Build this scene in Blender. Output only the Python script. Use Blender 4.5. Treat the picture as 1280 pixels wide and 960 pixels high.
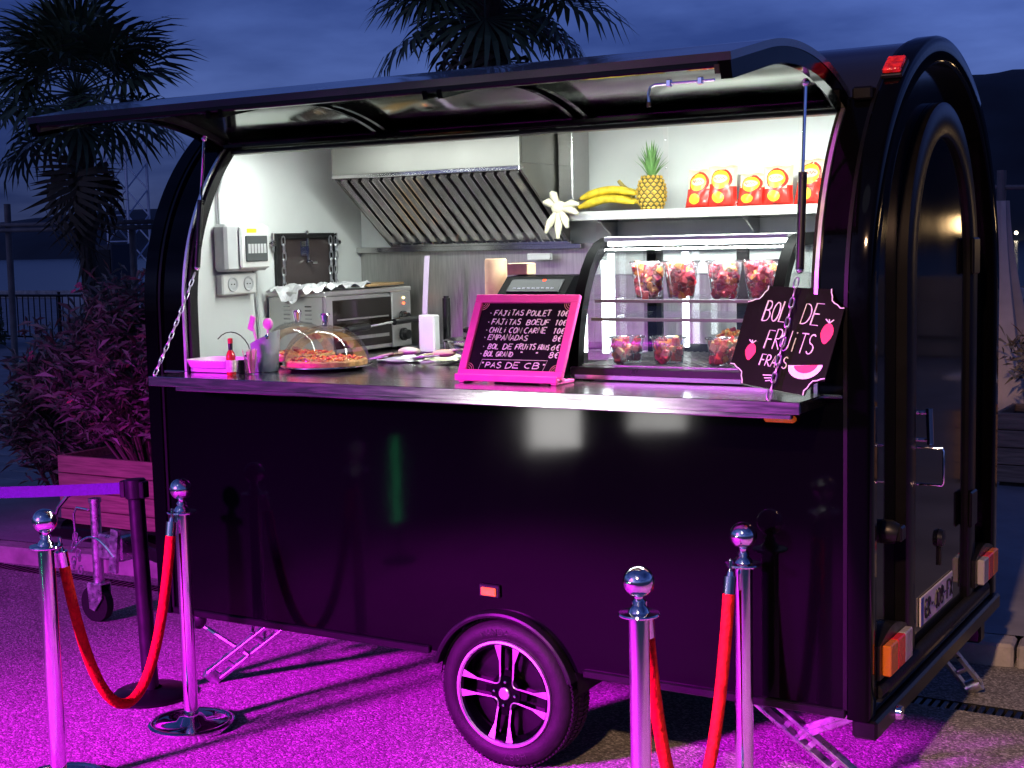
import bpy, math, random
from mathutils import Vector, Matrix, Euler

random.seed(7)
S = bpy.context.scene
for o in list(bpy.data.objects):
    bpy.data.objects.remove(o)
COL = S.collection
PI = math.pi
R_ = math.radians

# ------------------------------------------------------------------ camera
cam_d = bpy.data.cameras.new("camera")
cam = bpy.data.objects.new("camera", cam_d)
COL.objects.link(cam)
cam_d.sensor_fit = 'HORIZONTAL'
cam_d.sensor_width = 36.0
cam_d.lens = 1752.12 / 1280 * 36.0
cam_d.clip_start = 0.05
cam_d.clip_end = 6000
cr = Vector((0.85917256, 0.51118469, -0.02264332))
cu = Vector((-0.03217189, 0.09813176, 0.99465327))
cf = Vector((-0.51067355, 0.85385032, -0.1007579))
cam.matrix_world = Matrix(((cr.x, cu.x, -cf.x, 2.5423), (cr.y, cu.y, -cf.y, -4.146),
                           (cr.z, cu.z, -cf.z, 1.8728), (0, 0, 0, 1)))
S.camera = cam

# ------------------------------------------------------------------ sky (dusk, broken cloud)
W = bpy.data.worlds.new("World")
S.world = W
W.use_nodes = True
nt = W.node_tree
nt.nodes.clear()
def wn(t, **k):
    n = nt.nodes.new(t)
    for a, b in k.items():
        setattr(n, a, b)
    return n
out = wn('ShaderNodeOutputWorld')
bg = wn('ShaderNodeBackground')
sky = wn('ShaderNodeTexSky', sky_type='NISHITA', sun_disc=False, sun_elevation=R_(24), sun_rotation=R_(200))
sky.air_density = 1.0
sky.ozone_density = 4.0
tint = wn('ShaderNodeMixRGB', blend_type='MULTIPLY')
tint.inputs[0].default_value = 1
tint.inputs[2].default_value = (0.52, 0.57, 1.22, 1)
geo = wn('ShaderNodeTexCoord')
sep = wn('ShaderNodeSeparateXYZ')
add = wn('ShaderNodeMath', operation='ADD'); add.inputs[1].default_value = 0.16
mx = wn('ShaderNodeMath', operation='MAXIMUM'); mx.inputs[1].default_value = 0.08
dv = wn('ShaderNodeVectorMath', operation='DIVIDE')
comb = wn('ShaderNodeCombineXYZ')
nz = wn('ShaderNodeTexNoise'); nz.inputs['Scale'].default_value = 1.25; nz.inputs['Detail'].default_value = 6; nz.inputs['Roughness'].default_value = 0.52
rp = wn('ShaderNodeValToRGB')
rp.color_ramp.elements[0].position = 0.36; rp.color_ramp.elements[0].color = (0.40, 0.44, 0.56, 1)
rp.color_ramp.elements[1].position = 0.66; rp.color_ramp.elements[1].color = (1.28, 1.2, 1.16, 1)
mul = wn('ShaderNodeMixRGB', blend_type='MULTIPLY'); mul.inputs[0].default_value = 1
L = nt.links.new
L(sky.outputs[0], tint.inputs[1])
L(geo.outputs['Generated'], sep.inputs[0])
L(sep.outputs[2], add.inputs[0]); L(add.outputs[0], mx.inputs[0])
L(mx.outputs[0], comb.inputs[0]); L(mx.outputs[0], comb.inputs[1]); comb.inputs[2].default_value = 0.3
L(geo.outputs['Generated'], dv.inputs[0]); L(comb.outputs[0], dv.inputs[1])
off = wn('ShaderNodeVectorMath', operation='ADD'); off.inputs[1].default_value = (2.6, 1.1, 0.0)
L(dv.outputs[0], off.inputs[0]); L(off.outputs[0], nz.inputs['Vector'])
L(nz.outputs[0], rp.inputs[0])
L(tint.outputs[0], mul.inputs[1]); L(rp.outputs[0], mul.inputs[2])
bank = wn('ShaderNodeMapRange'); bank.inputs[1].default_value = -0.02; bank.inputs[2].default_value = 0.2; bank.inputs[3].default_value = 0.0; bank.inputs[4].default_value = 1.0
bank.interpolation_type = 'SMOOTHSTEP'
mul2 = wn('ShaderNodeMixRGB', blend_type='MULTIPLY'); mul2.inputs[0].default_value = 1
L(sep.outputs[2], bank.inputs[0]); L(mul.outputs[0], mul2.inputs[1]); bcol = wn('ShaderNodeMixRGB'); bcol.inputs[1].default_value = (0.26, 0.34, 0.56, 1); bcol.inputs[2].default_value = (1, 1, 1, 1)
L(bank.outputs[0], bcol.inputs[0]); L(bcol.outputs[0], mul2.inputs[2])
L(mul2.outputs[0], bg.inputs[0])
bg.inputs[1].default_value = 0.06
L(bg.outputs[0], out.inputs[0])

# ------------------------------------------------------------------ lights of the square
def light(name, kind, loc, energy, color, target=None, **k):
    d = bpy.data.lights.new(name, kind)
    d.energy = energy
    d.color = color
    for a, b in k.items():
        setattr(d, a, b)
    o = bpy.data.objects.new(name, d)
    COL.objects.link(o)
    o.location = loc
    if target is not None:
        o.rotation_euler = (Vector(target) - Vector(loc)).to_track_quat('-Z', 'Y').to_euler()
    return o
# last glow of the set sun, from behind the camera's left
light("sun", 'SUN', (0, -20, 20), 0.02, (0.8, 0.85, 1.0), (0, 0, 0), angle=R_(12))
# magenta stage light standing left of the trailer
for tgt, pw in (((-3.4, 0.0, 0), 5500), ((-1.1, -0.8, 0), 25500), ((1.3, -1.0, 0), 24500)):
    light("stage_light", 'SPOT', (-3.6, -8.0, 3.3), pw, (0.78, 0.006, 0.92), tgt, spot_size=R_(27), spot_blend=1.0, shadow_soft_size=0.45)
# two unseen area lights added to make the white glows in the side panel
light("added_glow_light", 'AREA', (-1.46, -3.0, 0.777), 0.7, (1.0, 0.98, 0.95), (0.218, 0.0, 1.237), shape='RECTANGLE', size=0.30, size_y=0.24, spread=R_(50))
light("added_glow_light", 'AREA', (-0.79, -3.0, 0.856), 0.28, (1.0, 0.98, 0.95), (0.608, 0.0, 1.283), shape='RECTANGLE', size=0.32, size_y=0.12, spread=R_(50))
# warm street lamp behind the photographer
light("street_lamp_light", 'SPOT', (2.3, -6.5, 5.2), 2600, (1.0, 0.58, 0.34), (2.2, 2.2, 0), spot_size=R_(40), spot_blend=0.7, shadow_soft_size=0.16)

# ------------------------------------------------------------------ render settings
S.render.engine = 'CYCLES'
S.cycles.use_denoising = True
S.cycles.max_bounces = 8
S.cycles.transparent_max_bounces = 24
S.cycles.caustics_reflective = False
S.cycles.caustics_refractive = False
S.cycles.sample_clamp_indirect = 6
S.view_settings.view_transform = 'Standard'
S.view_settings.look = 'None'
S.view_settings.exposure = 0.0
S.view_settings.gamma = 1.0
S.view_settings.use_curve_mapping = False

# ================================================================== materials
MATS = {}
def nodes(name):
    m = bpy.data.materials.new(name)
    m.use_nodes = True
    t = m.node_tree
    b = t.nodes.get('Principled BSDF')
    return m, t, b
def pmat(name, color, rough=0.5, metal=0.0, noise=0.0, nscale=30.0, bump=0.0, bscale=None, coat=0.0, sheen=0.0, stretch=None, rvar=0.0, emit=None, estr=0.0, trans=0.0, ior=1.5, spec=0.5):
    if name in MATS:
        return MATS[name]
    m, t, b = nodes(name)
    b.inputs['Base Color'].default_value = (*color, 1)
    b.inputs['Roughness'].default_value = rough
    b.inputs['Metallic'].default_value = metal
    b.inputs['IOR'].default_value = ior
    b.inputs['Specular IOR Level'].default_value = spec
    if coat:
        b.inputs['Coat Weight'].default_value = coat
        b.inputs['Coat Roughness'].default_value = 0.03
    if sheen:
        b.inputs['Sheen Weight'].default_value = sheen
        b.inputs['Sheen Roughness'].default_value = 0.4
        b.inputs['Sheen Tint'].default_value = (*color, 1)
    if trans:
        b.inputs['Transmission Weight'].default_value = trans
    if emit:
        b.inputs['Emission Color'].default_value = (*emit, 1)
        b.inputs['Emission Strength'].default_value = estr
    if noise or bump or rvar:
        tc = t.nodes.new('ShaderNodeTexCoord')
        mp = t.nodes.new('ShaderNodeMapping')
        t.links.new(tc.outputs['Object'], mp.inputs[0])
        if stretch:
            mp.inputs['Scale'].default_value = stretch
        n = t.nodes.new('ShaderNodeTexNoise')
        n.inputs['Scale'].default_value = nscale
        n.inputs['Detail'].default_value = 5
        t.links.new(mp.outputs[0], n.inputs['Vector'])
        if noise:
            r = t.nodes.new('ShaderNodeValToRGB')
            r.color_ramp.elements[0].position = 0.3
            r.color_ramp.elements[1].position = 0.72
            r.color_ramp.elements[0].color = (*[max(0, c * (1 - noise)) for c in color], 1)
            r.color_ramp.elements[1].color = (*[min(1, c * (1 + noise)) for c in color], 1)
            t.links.new(n.outputs[0], r.inputs[0])
            t.links.new(r.outputs[0], b.inputs['Base Color'])
        if rvar:
            mr = t.nodes.new('ShaderNodeMapRange')
            mr.inputs[1].default_value = 0.3; mr.inputs[2].default_value = 0.7
            mr.inputs[3].default_value = max(0.0, rough - rvar); mr.inputs[4].default_value = min(1, rough + rvar)
            t.links.new(n.outputs[0], mr.inputs[0])
            t.links.new(mr.outputs[0], b.inputs['Roughness'])
        if bump:
            n2 = n
            if bscale:
                n2 = t.nodes.new('ShaderNodeTexNoise')
                n2.inputs['Scale'].default_value = bscale
                n2.inputs['Detail'].default_value = 3
                t.links.new(mp.outputs[0], n2.inputs['Vector'])
            bp = t.nodes.new('ShaderNodeBump')
            bp.inputs['Strength'].default_value = bump
            bp.inputs['Distance'].default_value = 0.01
            t.links.new(n2.outputs[0], bp.inputs['Height'])
            t.links.new(bp.outputs[0], b.inputs['Normal'])
    MATS[name] = m
    return m
def clearmat(name, tint=(1, 1, 1), fmin=0.02, fmax=0.7, rough=0.02, haze=0.0):
    """thin clear sheet: see-through with a fresnel sheen and a little milky haze"""
    if name in MATS:
        return MATS[name]
    m, t, b = nodes(name)
    t.nodes.remove(b)
    o = t.nodes.get('Material Output')
    tr = t.nodes.new('ShaderNodeBsdfTransparent'); tr.inputs[0].default_value = (*tint, 1)
    gl = t.nodes.new('ShaderNodeBsdfGlossy'); gl.inputs['Roughness'].default_value = rough
    fr = t.nodes.new('ShaderNodeFresnel'); fr.inputs[0].default_value = 1.45
    mr = t.nodes.new('ShaderNodeMapRange')
    mr.inputs[3].default_value = fmin; mr.inputs[4].default_value = fmax
    t.links.new(fr.outputs[0], mr.inputs[0])
    mix = t.nodes.new('ShaderNodeMixShader')
    t.links.new(mr.outputs[0], mix.inputs[0])
    src = tr
    if haze:
        df = t.nodes.new('ShaderNodeBsdfTranslucent'); df.inputs[0].default_value = (0.9, 0.9, 0.9, 1)
        mh = t.nodes.new('ShaderNodeMixShader'); mh.inputs[0].default_value = haze
        t.links.new(tr.outputs[0], mh.inputs[1]); t.links.new(df.outputs[0], mh.inputs[2])
        src = mh
    t.links.new(src.outputs[0], mix.inputs[1])
    t.links.new(gl.outputs[0], mix.inputs[2])
    t.links.new(mix.outputs[0], o.inputs[0])
    MATS[name] = m
    return m
def glow(name, color, strength):
    if name in MATS:
        return MATS[name]
    m, t, b = nodes(name)
    t.nodes.remove(b)
    e = t.nodes.new('ShaderNodeEmission')
    e.inputs[0].default_value = (*color, 1); e.inputs[1].default_value = strength
    t.links.new(e.outputs[0], t.nodes.get('Material Output').inputs[0])
    MATS[name] = m
    return m

BLACK = pmat('black_paint', (0.0009, 0.0009, 0.0013), 0.068, spec=0.11, coat=0.0, rvar=0.03, nscale=2.2, bump=0.035, bscale=2.6, stretch=(1, 1, 0.6))
REARP = pmat('black_rear_paint', (0.004, 0.004, 0.005), 0.07, spec=0.35, coat=0.1, bump=0.015, bscale=2.2, nscale=3.0, rvar=0.03)
SATIN = pmat('black_satin', (0.003, 0.003, 0.0035), 0.3, spec=0.25, noise=0.3, nscale=20)
RUBBER = pmat('rubber', (0.006, 0.006, 0.0065), 0.65, spec=0.3, noise=0.3, nscale=60, bump=0.2)
TYREM = pmat('tyre_rubber', (0.0075, 0.0072, 0.0075), 0.6, spec=0.2, noise=0.35, nscale=25, bump=0.15, bscale=120)
CHROME = pmat('chrome', (0.86, 0.86, 0.88), 0.06, 1.0, rvar=0.03, nscale=9)
STEEL = pmat('brushed_steel', (0.55, 0.54, 0.53), 0.27, 1.0, noise=0.12, nscale=6, stretch=(1, 1, 30), rvar=0.08)
STEELH = pmat('brushed_steel_flat', (0.56, 0.55, 0.54), 0.17, 1.0, noise=0.03, nscale=8, stretch=(1, 12, 12), rvar=0.04)
STEELD = pmat('dull_steel', (0.48, 0.47, 0.45), 0.4, 1.0, noise=0.15, nscale=5, stretch=(25, 25, 2), rvar=0.08)
GALV = pmat('galvanised_steel', (0.6, 0.6, 0.62), 0.35, 1.0, noise=0.25, nscale=40, rvar=0.12)
ALU = pmat('machined_aluminium', (0.9, 0.9, 0.91), 0.34, 1.0, rvar=0.06, nscale=20)
WHITEP = pmat('white_panel', (0.74, 0.76, 0.75), 0.38, noise=0.05, nscale=4, rvar=0.06)
WHITEPL = pmat('white_plastic', (0.78, 0.78, 0.77), 0.35, noise=0.04, nscale=12)
GREYPL = pmat('grey_plastic', (0.55, 0.56, 0.57), 0.4, noise=0.05, nscale=12)
BLACKPL = pmat('black_plastic', (0.006, 0.006, 0.007), 0.35, spec=0.35, rvar=0.1, nscale=14)
PINKF = pmat('pink_lacquer', (0.9, 0.09, 0.42), 0.4, noise=0.07, nscale=18)
CHALKB = pmat('chalkboard', (0.0035, 0.0035, 0.004), 0.5, spec=0.15, noise=0.5, nscale=9)
CHALK = pmat('chalk_ink', (0.93, 0.92, 0.95), 0.7, noise=0.08, nscale=120)
ROPE = pmat('red_velvet', (0.5, 0.012, 0.006), 0.8, noise=0.35, nscale=55, bump=0.7, sheen=0.15, spec=0.2)
GLASS = clearmat('case_glass', (0.95, 0.97, 0.97), 0.02, 0.55)
DOMEG = clearmat('dome_acrylic', (0.98, 0.98, 0.985), 0.02, 0.6, rough=0.02)
CUPG = clearmat('cup_plastic', (0.95, 0.95, 0.96), 0.06, 0.9, rough=0.08, haze=0.06)
WINDG = pmat('smoked_glass', (0.06, 0.045, 0.045), 0.12, noise=0.2, nscale=3)
AMBER = pmat('amber_lens', (0.62, 0.16, 0.02), 0.25, bump=0.3, bscale=60, nscale=60)
REDL = pmat('red_lens', (0.7, 0.02, 0.02), 0.2, bump=0.3, bscale=60, nscale=60)
WHITEL = pmat('clear_lens', (0.35, 0.33, 0.33), 0.2, bump=0.3, bscale=60, nscale=60)
LED = glow('led_white', (0.92, 1.0, 0.95), 26)

def woodmat(name, a, b_, scale=(1, 14, 14)):
    m, t, b = nodes(name)
    tc = t.nodes.new('ShaderNodeTexCoord'); mp = t.nodes.new('ShaderNodeMapping')
    mp.inputs['Scale'].default_value = scale
    n = t.nodes.new('ShaderNodeTexNoise'); n.inputs['Scale'].default_value = 4; n.inputs['Detail'].default_value = 7
    r = t.nodes.new('ShaderNodeValToRGB')
    r.color_ramp.elements[0].color = (*a, 1); r.color_ramp.elements[1].color = (*b_, 1)
    r.color_ramp.elements[0].position = 0.3; r.color_ramp.elements[1].position = 0.7
    t.links.new(tc.outputs['Object'], mp.inputs[0]); t.links.new(mp.outputs[0], n.inputs['Vector'])
    t.links.new(n.outputs[0], r.inputs[0]); t.links.new(r.outputs[0], b.inputs['Base Color'])
    bp = t.nodes.new('ShaderNodeBump'); bp.inputs['Strength'].default_value = 0.35; bp.inputs['Distance'].default_value = 0.01
    t.links.new(n.outputs[0], bp.inputs['Height']); t.links.new(bp.outputs[0], b.inputs['Normal'])
    b.inputs['Roughness'].default_value = 0.75
    MATS[name] = m
    return m
PLANKM = woodmat('planter_wood', (0.16, 0.10, 0.07), (0.34, 0.22, 0.15))
PALMTRUNK = woodmat('palm_fibre', (0.022, 0.015, 0.01), (0.07, 0.048, 0.03), (9, 9, 3))

def asphaltmat():
    m, t, b = nodes('asphalt')
    tc = t.nodes.new('ShaderNodeTexCoord')
    def noise(s, d):
        n = t.nodes.new('ShaderNodeTexNoise'); n.inputs['Scale'].default_value = s; n.inputs['Detail'].default_value = d
        t.links.new(tc.outputs['Object'], n.inputs['Vector']); return n
    vo = t.nodes.new('ShaderNodeTexVoronoi'); vo.inputs['Scale'].default_value = 125
    t.links.new(tc.outputs['Object'], vo.inputs['Vector'])
    big = noise(0.7, 4); fine = noise(60, 3)
    sepc = t.nodes.new('ShaderNodeSeparateColor'); t.links.new(vo.outputs['Color'], sepc.inputs[0])
    r = t.nodes.new('ShaderNodeValToRGB')
    cs = [(0.0, 0.10), (0.35, 0.17), (0.7, 0.26), (1.0, 0.5)]
    r.color_ramp.elements[0].position = 0; r.color_ramp.elements[1].position = 1
    for p, c in cs[1:3]:
        r.color_ramp.elements.new(p)
    for e, (p, c) in zip(r.color_ramp.elements, cs):
        e.position = p; e.color = (c, c * 0.97, c * 0.92, 1)
    t.links.new(sepc.outputs[0], r.inputs[0])
    r2 = t.nodes.new('ShaderNodeMapRange')
    r2.inputs[1].default_value = 0.3; r2.inputs[2].default_value = 0.7; r2.inputs[3].default_value = 0.78; r2.inputs[4].default_value = 1.15
    t.links.new(big.outputs[0], r2.inputs[0])
    mu = t.nodes.new('ShaderNodeMixRGB'); mu.blend_type = 'MULTIPLY'; mu.inputs[0].default_value = 1
    t.links.new(r.outputs[0], mu.inputs[1]); t.links.new(r2.outputs[0], mu.inputs[2])
    stn = noise(2.3, 6)
    r3 = t.nodes.new('ShaderNodeMapRange'); r3.inputs[1].default_value = 0.60; r3.inputs[2].default_value = 0.70; r3.inputs[3].default_value = 1.0; r3.inputs[4].default_value = 0.72
    t.links.new(stn.outputs[0], r3.inputs[0])
    mu2 = t.nodes.new('ShaderNodeMixRGB'); mu2.blend_type = 'MULTIPLY'; mu2.inputs[0].default_value = 1
    t.links.new(mu.outputs[0], mu2.inputs[1]); t.links.new(r3.outputs[0], mu2.inputs[2])
    t.links.new(mu2.outputs[0], b.inputs['Base Color'])
    b.inputs['Roughness'].default_value = 0.8
    ad = t.nodes.new('ShaderNodeMath'); ad.operation = 'MULTIPLY_ADD'; ad.inputs[1].default_value = -1.0
    t.links.new(vo.outputs['Distance'], ad.inputs[0]); t.links.new(fine.outputs[0], ad.inputs[2])
    bp = t.nodes.new('ShaderNodeBump'); bp.inputs['Strength'].default_value = 0.5; bp.inputs['Distance'].default_value = 0.005
    t.links.new(ad.outputs[0], bp.inputs['Height']); t.links.new(bp.outputs[0], b.inputs['Normal'])
    return m
ASPHALT = asphaltmat()
CONCRETE = pmat('kerb_concrete', (0.3, 0.28, 0.26), 0.8, noise=0.35, nscale=7, bump=0.4, bscale=50)
PAVING = pmat('promenade_paving', (0.23, 0.23, 0.24), 0.8, noise=0.25, nscale=2, bump=0.3, bscale=30)
LEAFM = pmat('oleander_leaf', (0.135, 0.12, 0.095), 0.5, noise=0.4, nscale=3)
PALMLEAF = pmat('palm_leaf', (0.07, 0.10, 0.045), 0.45, noise=0.35, nscale=4)
DEADLEAF = pmat('dead_palm_leaf', (0.075, 0.055, 0.03), 0.7, noise=0.35, nscale=4)
FLOWERM = pmat('pink_flower', (0.75, 0.05, 0.17), 0.6, noise=0.2, nscale=30)

# ================================================================== mesh helpers
class MB:
    def __init__(s):
        s.v = []; s.f = []; s.m = []; s.mi = 0
    def add(s, vs, fs):
        o = len(s.v)
        s.v += [tuple(p) for p in vs]
        s.f += [tuple(i + o for i in f) for f in fs]
        s.m += [s.mi] * len(fs)
        return s
    def box(s, x0, x1, y0, y1, z0, z1, c=0.0):
        cx, cy, cz = (x0 + x1) / 2, (y0 + y1) / 2, (z0 + z1) / 2
        return s.obox((cx, cy, cz), (1, 0, 0), (0, 1, 0), (0, 0, 1), abs(x1 - x0) / 2, abs(y1 - y0) / 2, abs(z1 - z0) / 2, c)
    def obox(s, c, ax, ay, az, hx, hy, hz, ch=0.0):
        c = Vector(c); ax, ay, az = Vector(ax).normalized(), Vector(ay).normalized(), Vector(az).normalized()
        ch = min(ch, 0.45 * min(hx, hy, hz) * 2)
        P = lambda a, b, d: c + ax * a + ay * b + az * d
        if ch <= 0:
            vs = [P(i * hx, j * hy, k * hz) for i in (-1, 1) for j in (-1, 1) for k in (-1, 1)]
            return s.add(vs, [(0, 1, 3, 2), (4, 6, 7, 5), (0, 4, 5, 1), (2, 3, 7, 6), (0, 2, 6, 4), (1, 5, 7, 3)])
        vs = []; idx = {}
        for i in (-1, 1):
            for j in (-1, 1):
                for k in (-1, 1):
                    idx[i, j, k, 0] = len(vs); vs.append(P(i * hx, j * (hy - ch), k * (hz - ch)))
                    idx[i, j, k, 1] = len(vs); vs.append(P(i * (hx - ch), j * hy, k * (hz - ch)))
                    idx[i, j, k, 2] = len(vs); vs.append(P(i * (hx - ch), j * (hy - ch), k * hz))
        fs = []
        I = lambda i, j, k, a: idx[i, j, k, a]
        for q in (-1, 1):
            f = [I(q, -1, -1, 0), I(q, 1, -1, 0), I(q, 1, 1, 0), I(q, -1, 1, 0)]; fs.append(f if q > 0 else f[::-1])
            f = [I(-1, q, -1, 1), I(-1, q, 1, 1), I(1, q, 1, 1), I(1, q, -1, 1)]; fs.append(f if q > 0 else f[::-1])
            f = [I(-1, -1, q, 2), I(1, -1, q, 2), I(1, 1, q, 2), I(-1, 1, q, 2)]; fs.append(f if q > 0 else f[::-1])
        for a in (-1, 1):
            for b in (-1, 1):
                f = [I(-1, a, b, 1), I(1, a, b, 1), I(1, a, b, 2), I(-1, a, b, 2)]; fs.append(f if a * b > 0 else f[::-1])
                f = [I(a, -1, b, 2), I(a, 1, b, 2), I(a, 1, b, 0), I(a, -1, b, 0)]; fs.append(f if a * b > 0 else f[::-1])
                f = [I(a, b, -1, 0), I(a, b, 1, 0), I(a, b, 1, 1), I(a, b, -1, 1)]; fs.append(f if a * b > 0 else f[::-1])
                for d in (-1, 1):
                    f = [I(a, b, d, 0), I(a, b, d, 1), I(a, b, d, 2)]; fs.append(f if a * b * d > 0 else f[::-1])
        return s.add(vs, fs)
    def bar(s, p, q, w, h, up=(0, 0, 1), ch=0.0):
        p, q = Vector(p), Vector(q)
        d = (q - p); ln = d.length; d.normalize()
        u = Vector(up); sd = d.cross(u)
        if sd.length < 1e-4:
            sd = d.cross(Vector((1, 0, 0)))
        sd.normalize(); u = sd.cross(d)
        return s.obox((p + q) / 2, d, sd, u, ln / 2, w / 2, h / 2, ch)
    def tube(s, pts, r, n=8, caps=True, closed=False):
        pts = [Vector(p) for p in pts]
        k = len(pts)
        rs = r if isinstance(r, (list, tuple)) else [r] * k
        vs = []; fs = []
        up = None
        for i, p in enumerate(pts):
            if closed:
                d = pts[(i + 1) % k] - pts[i - 1]
            else:
                d = pts[min(i + 1, k - 1)] - pts[max(i - 1, 0)]
            d.normalize()
            if up is None:
                up = Vector((0, 0, 1)) if abs(d.z) < 0.9 else Vector((1, 0, 0))
            sd = d.cross(up); sd.normalize(); up = sd.cross(d)
            for j in range(n):
                a = 2 * PI * j / n
                vs.append(p + (sd * math.cos(a) + up * math.sin(a)) * rs[i])
        for i in range(k if closed else k - 1):
            for j in range(n):
                a, b = i * n + j, i * n + (j + 1) % n
                c, d = ((i + 1) % k) * n + (j + 1) % n, ((i + 1) % k) * n + j
                fs.append((a, b, c, d))
        if caps and not closed:
            fs.append(tuple(range(n))[::-1]); fs.append(tuple((k - 1) * n + j for j in range(n)))
        return s.add(vs, fs)
    def lathe(s, prof, c=(0, 0, 0), axis=(0, 0, 1), n=24, a0=0.0, a1=2 * PI):
        c = Vector(c); ax = Vector(axis).normalized()
        u = ax.cross(Vector((0, 1, 0)) if abs(ax.y) < 0.9 else Vector((0, 0, 1))); u.normalize(); w = ax.cross(u)
        full = abs(a1 - a0 - 2 * PI) < 1e-6
        m = n if full else n + 1
        vs = []
        for r, h in prof:
            for j in range(m):
                a = a0 + (a1 - a0) * j / n
                vs.append(c + ax * h + (u * math.cos(a) + w * math.sin(a)) * r)
        fs = []
        for i in range(len(prof) - 1):
            for j in range(n):
                j2 = (j + 1) % m
                q = (i * m + j, i * m + j2, (i + 1) * m + j2, (i + 1) * m + j)
                if prof[i][0] < 1e-6:
                    q = (q[0], q[2], q[3])
                elif prof[i + 1][0] < 1e-6:
                    q = (q[0], q[1], q[2])
                fs.append(q)
        return s.add(vs, fs)
    def ball(s, c, r, n=16, m=10, sc=(1, 1, 1)):
        vs = []; fs = []
        c = Vector(c)
        for i in range(m + 1):
            t = PI * i / m
            for j in range(n):
                a = 2 * PI * j / n
                vs.append(c + Vector((math.sin(t) * math.cos(a) * r * sc[0], math.sin(t) * math.sin(a) * r * sc[1], math.cos(t) * r * sc[2])))
        for i in range(m):
            for j in range(n):
                q = (i * n + j, (i + 1) * n + j, (i + 1) * n + (j + 1) % n, i * n + (j + 1) % n)
                if i == 0: q = (q[0], q[1], q[2])
                elif i == m - 1: q = (q[0], q[1], q[3])
                fs.append(q)
        return s.add(vs, fs)
    def prism(s, poly, o, u, v, th):
        """polygon (2D) in plane o,u,v extruded by th along u x v"""
        o, u, v = Vector(o), Vector(u), Vector(v)
        n = u.cross(v).normalized() * th
        k = len(poly)
        vs = [o + u * a + v * b for a, b in poly] + [o + u * a + v * b + n for a, b in poly]
        fs = [tuple(range(k))[::-1], tuple(range(k, 2 * k))] + [(i, (i + 1) % k, k + (i + 1) % k, k + i) for i in range(k)]
        return s.add(vs, fs)
    def loft(s, rings, closed_ring=True, caps=False):
        k = len(rings[0]); vs = [p for r in rings for p in r]; fs = []
        for i in range(len(rings) - 1):
            for j in range(k if closed_ring else k - 1):
                fs.append((i * k + j, i * k + (j + 1) % k, (i + 1) * k + (j + 1) % k, (i + 1) * k + j))
        if caps:
            fs.append(tuple(range(k))[::-1]); fs.append(tuple((len(rings) - 1) * k + j for j in range(k)))
        return s.add(vs, fs)

WL = {}
def setp(o, label=None, cat=None, group=None, kind=None):
    if label: o['label'] = label
    if cat: o['category'] = cat
    if group: o['group'] = group
    if kind: o['kind'] = kind
    return o
def empty(name, loc, label, cat, group=None):
    o = bpy.data.objects.new(name, None)
    COL.objects.link(o)
    o.location = loc
    o.empty_display_size = 0.1
    WL[o.name] = Vector(loc)
    return setp(o, label, cat, group)
def obj(name, mb, mat, parent=None, smooth=40, origin=None, label=None, cat=None, group=None, kind=None, local=False):
    me = bpy.data.meshes.new(name)
    mats = mat if isinstance(mat, (list, tuple)) else [mat]
    if parent is not None:
        org = WL[parent.name] if origin is None else Vector(origin)
    elif origin is not None:
        org = Vector(origin)
    else:
        xs = [p[0] for p in mb.v]; ys = [p[1] for p in mb.v]; zs = [p[2] for p in mb.v]
        org = Vector(((min(xs) + max(xs)) / 2, (min(ys) + max(ys)) / 2, min(zs)))
    sh = Vector((0, 0, 0)) if local else org
    me.from_pydata([(p[0] - sh.x, p[1] - sh.y, p[2] - sh.z) for p in mb.v], [], mb.f)
    for m in mats:
        me.materials.append(m)
    if len(mats) > 1:
        me.polygons.foreach_set('material_index', mb.m)
    me.validate()
    if smooth:
        me.polygons.foreach_set('use_smooth', [True] * len(me.polygons))
        me.set_sharp_from_angle(angle=R_(smooth))
    me.update()
    o = bpy.data.objects.new(name, me)
    COL.objects.link(o)
    if parent is not None:
        o.parent = parent
        o.location = org - WL[parent.name]
    else:
        o.location = org
    WL[o.name] = org
    return setp(o, label, cat, group, kind)
def inst(src, parent, loc, rot=(0, 0, 0), name=None):
    """another piece of the same kind, sharing its mesh"""
    o = src.copy()
    COL.objects.link(o)
    o.parent = parent
    o.location = Vector(loc) - (WL[parent.name] if parent else Vector((0, 0, 0)))
    o.rotation_euler = rot
    WL[o.name] = Vector(loc)
    return o
def copy_tree(o, loc, label, rz=None, sc=None):
    c = o.copy(); COL.objects.link(c)
    c.location = loc; c['label'] = label
    if rz is not None: c.rotation_euler = (0, 0, rz)
    if sc is not None: c.scale = (sc, sc, sc)
    WL[c.name] = Vector(loc)
    for ch in [x for x in bpy.data.objects if x.parent == o]:
        d = ch.copy(); COL.objects.link(d); d.parent = c
        for g in [x for x in bpy.data.objects if x.parent == ch]:
            e = g.copy(); COL.objects.link(e); e.parent = d
    return c

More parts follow.
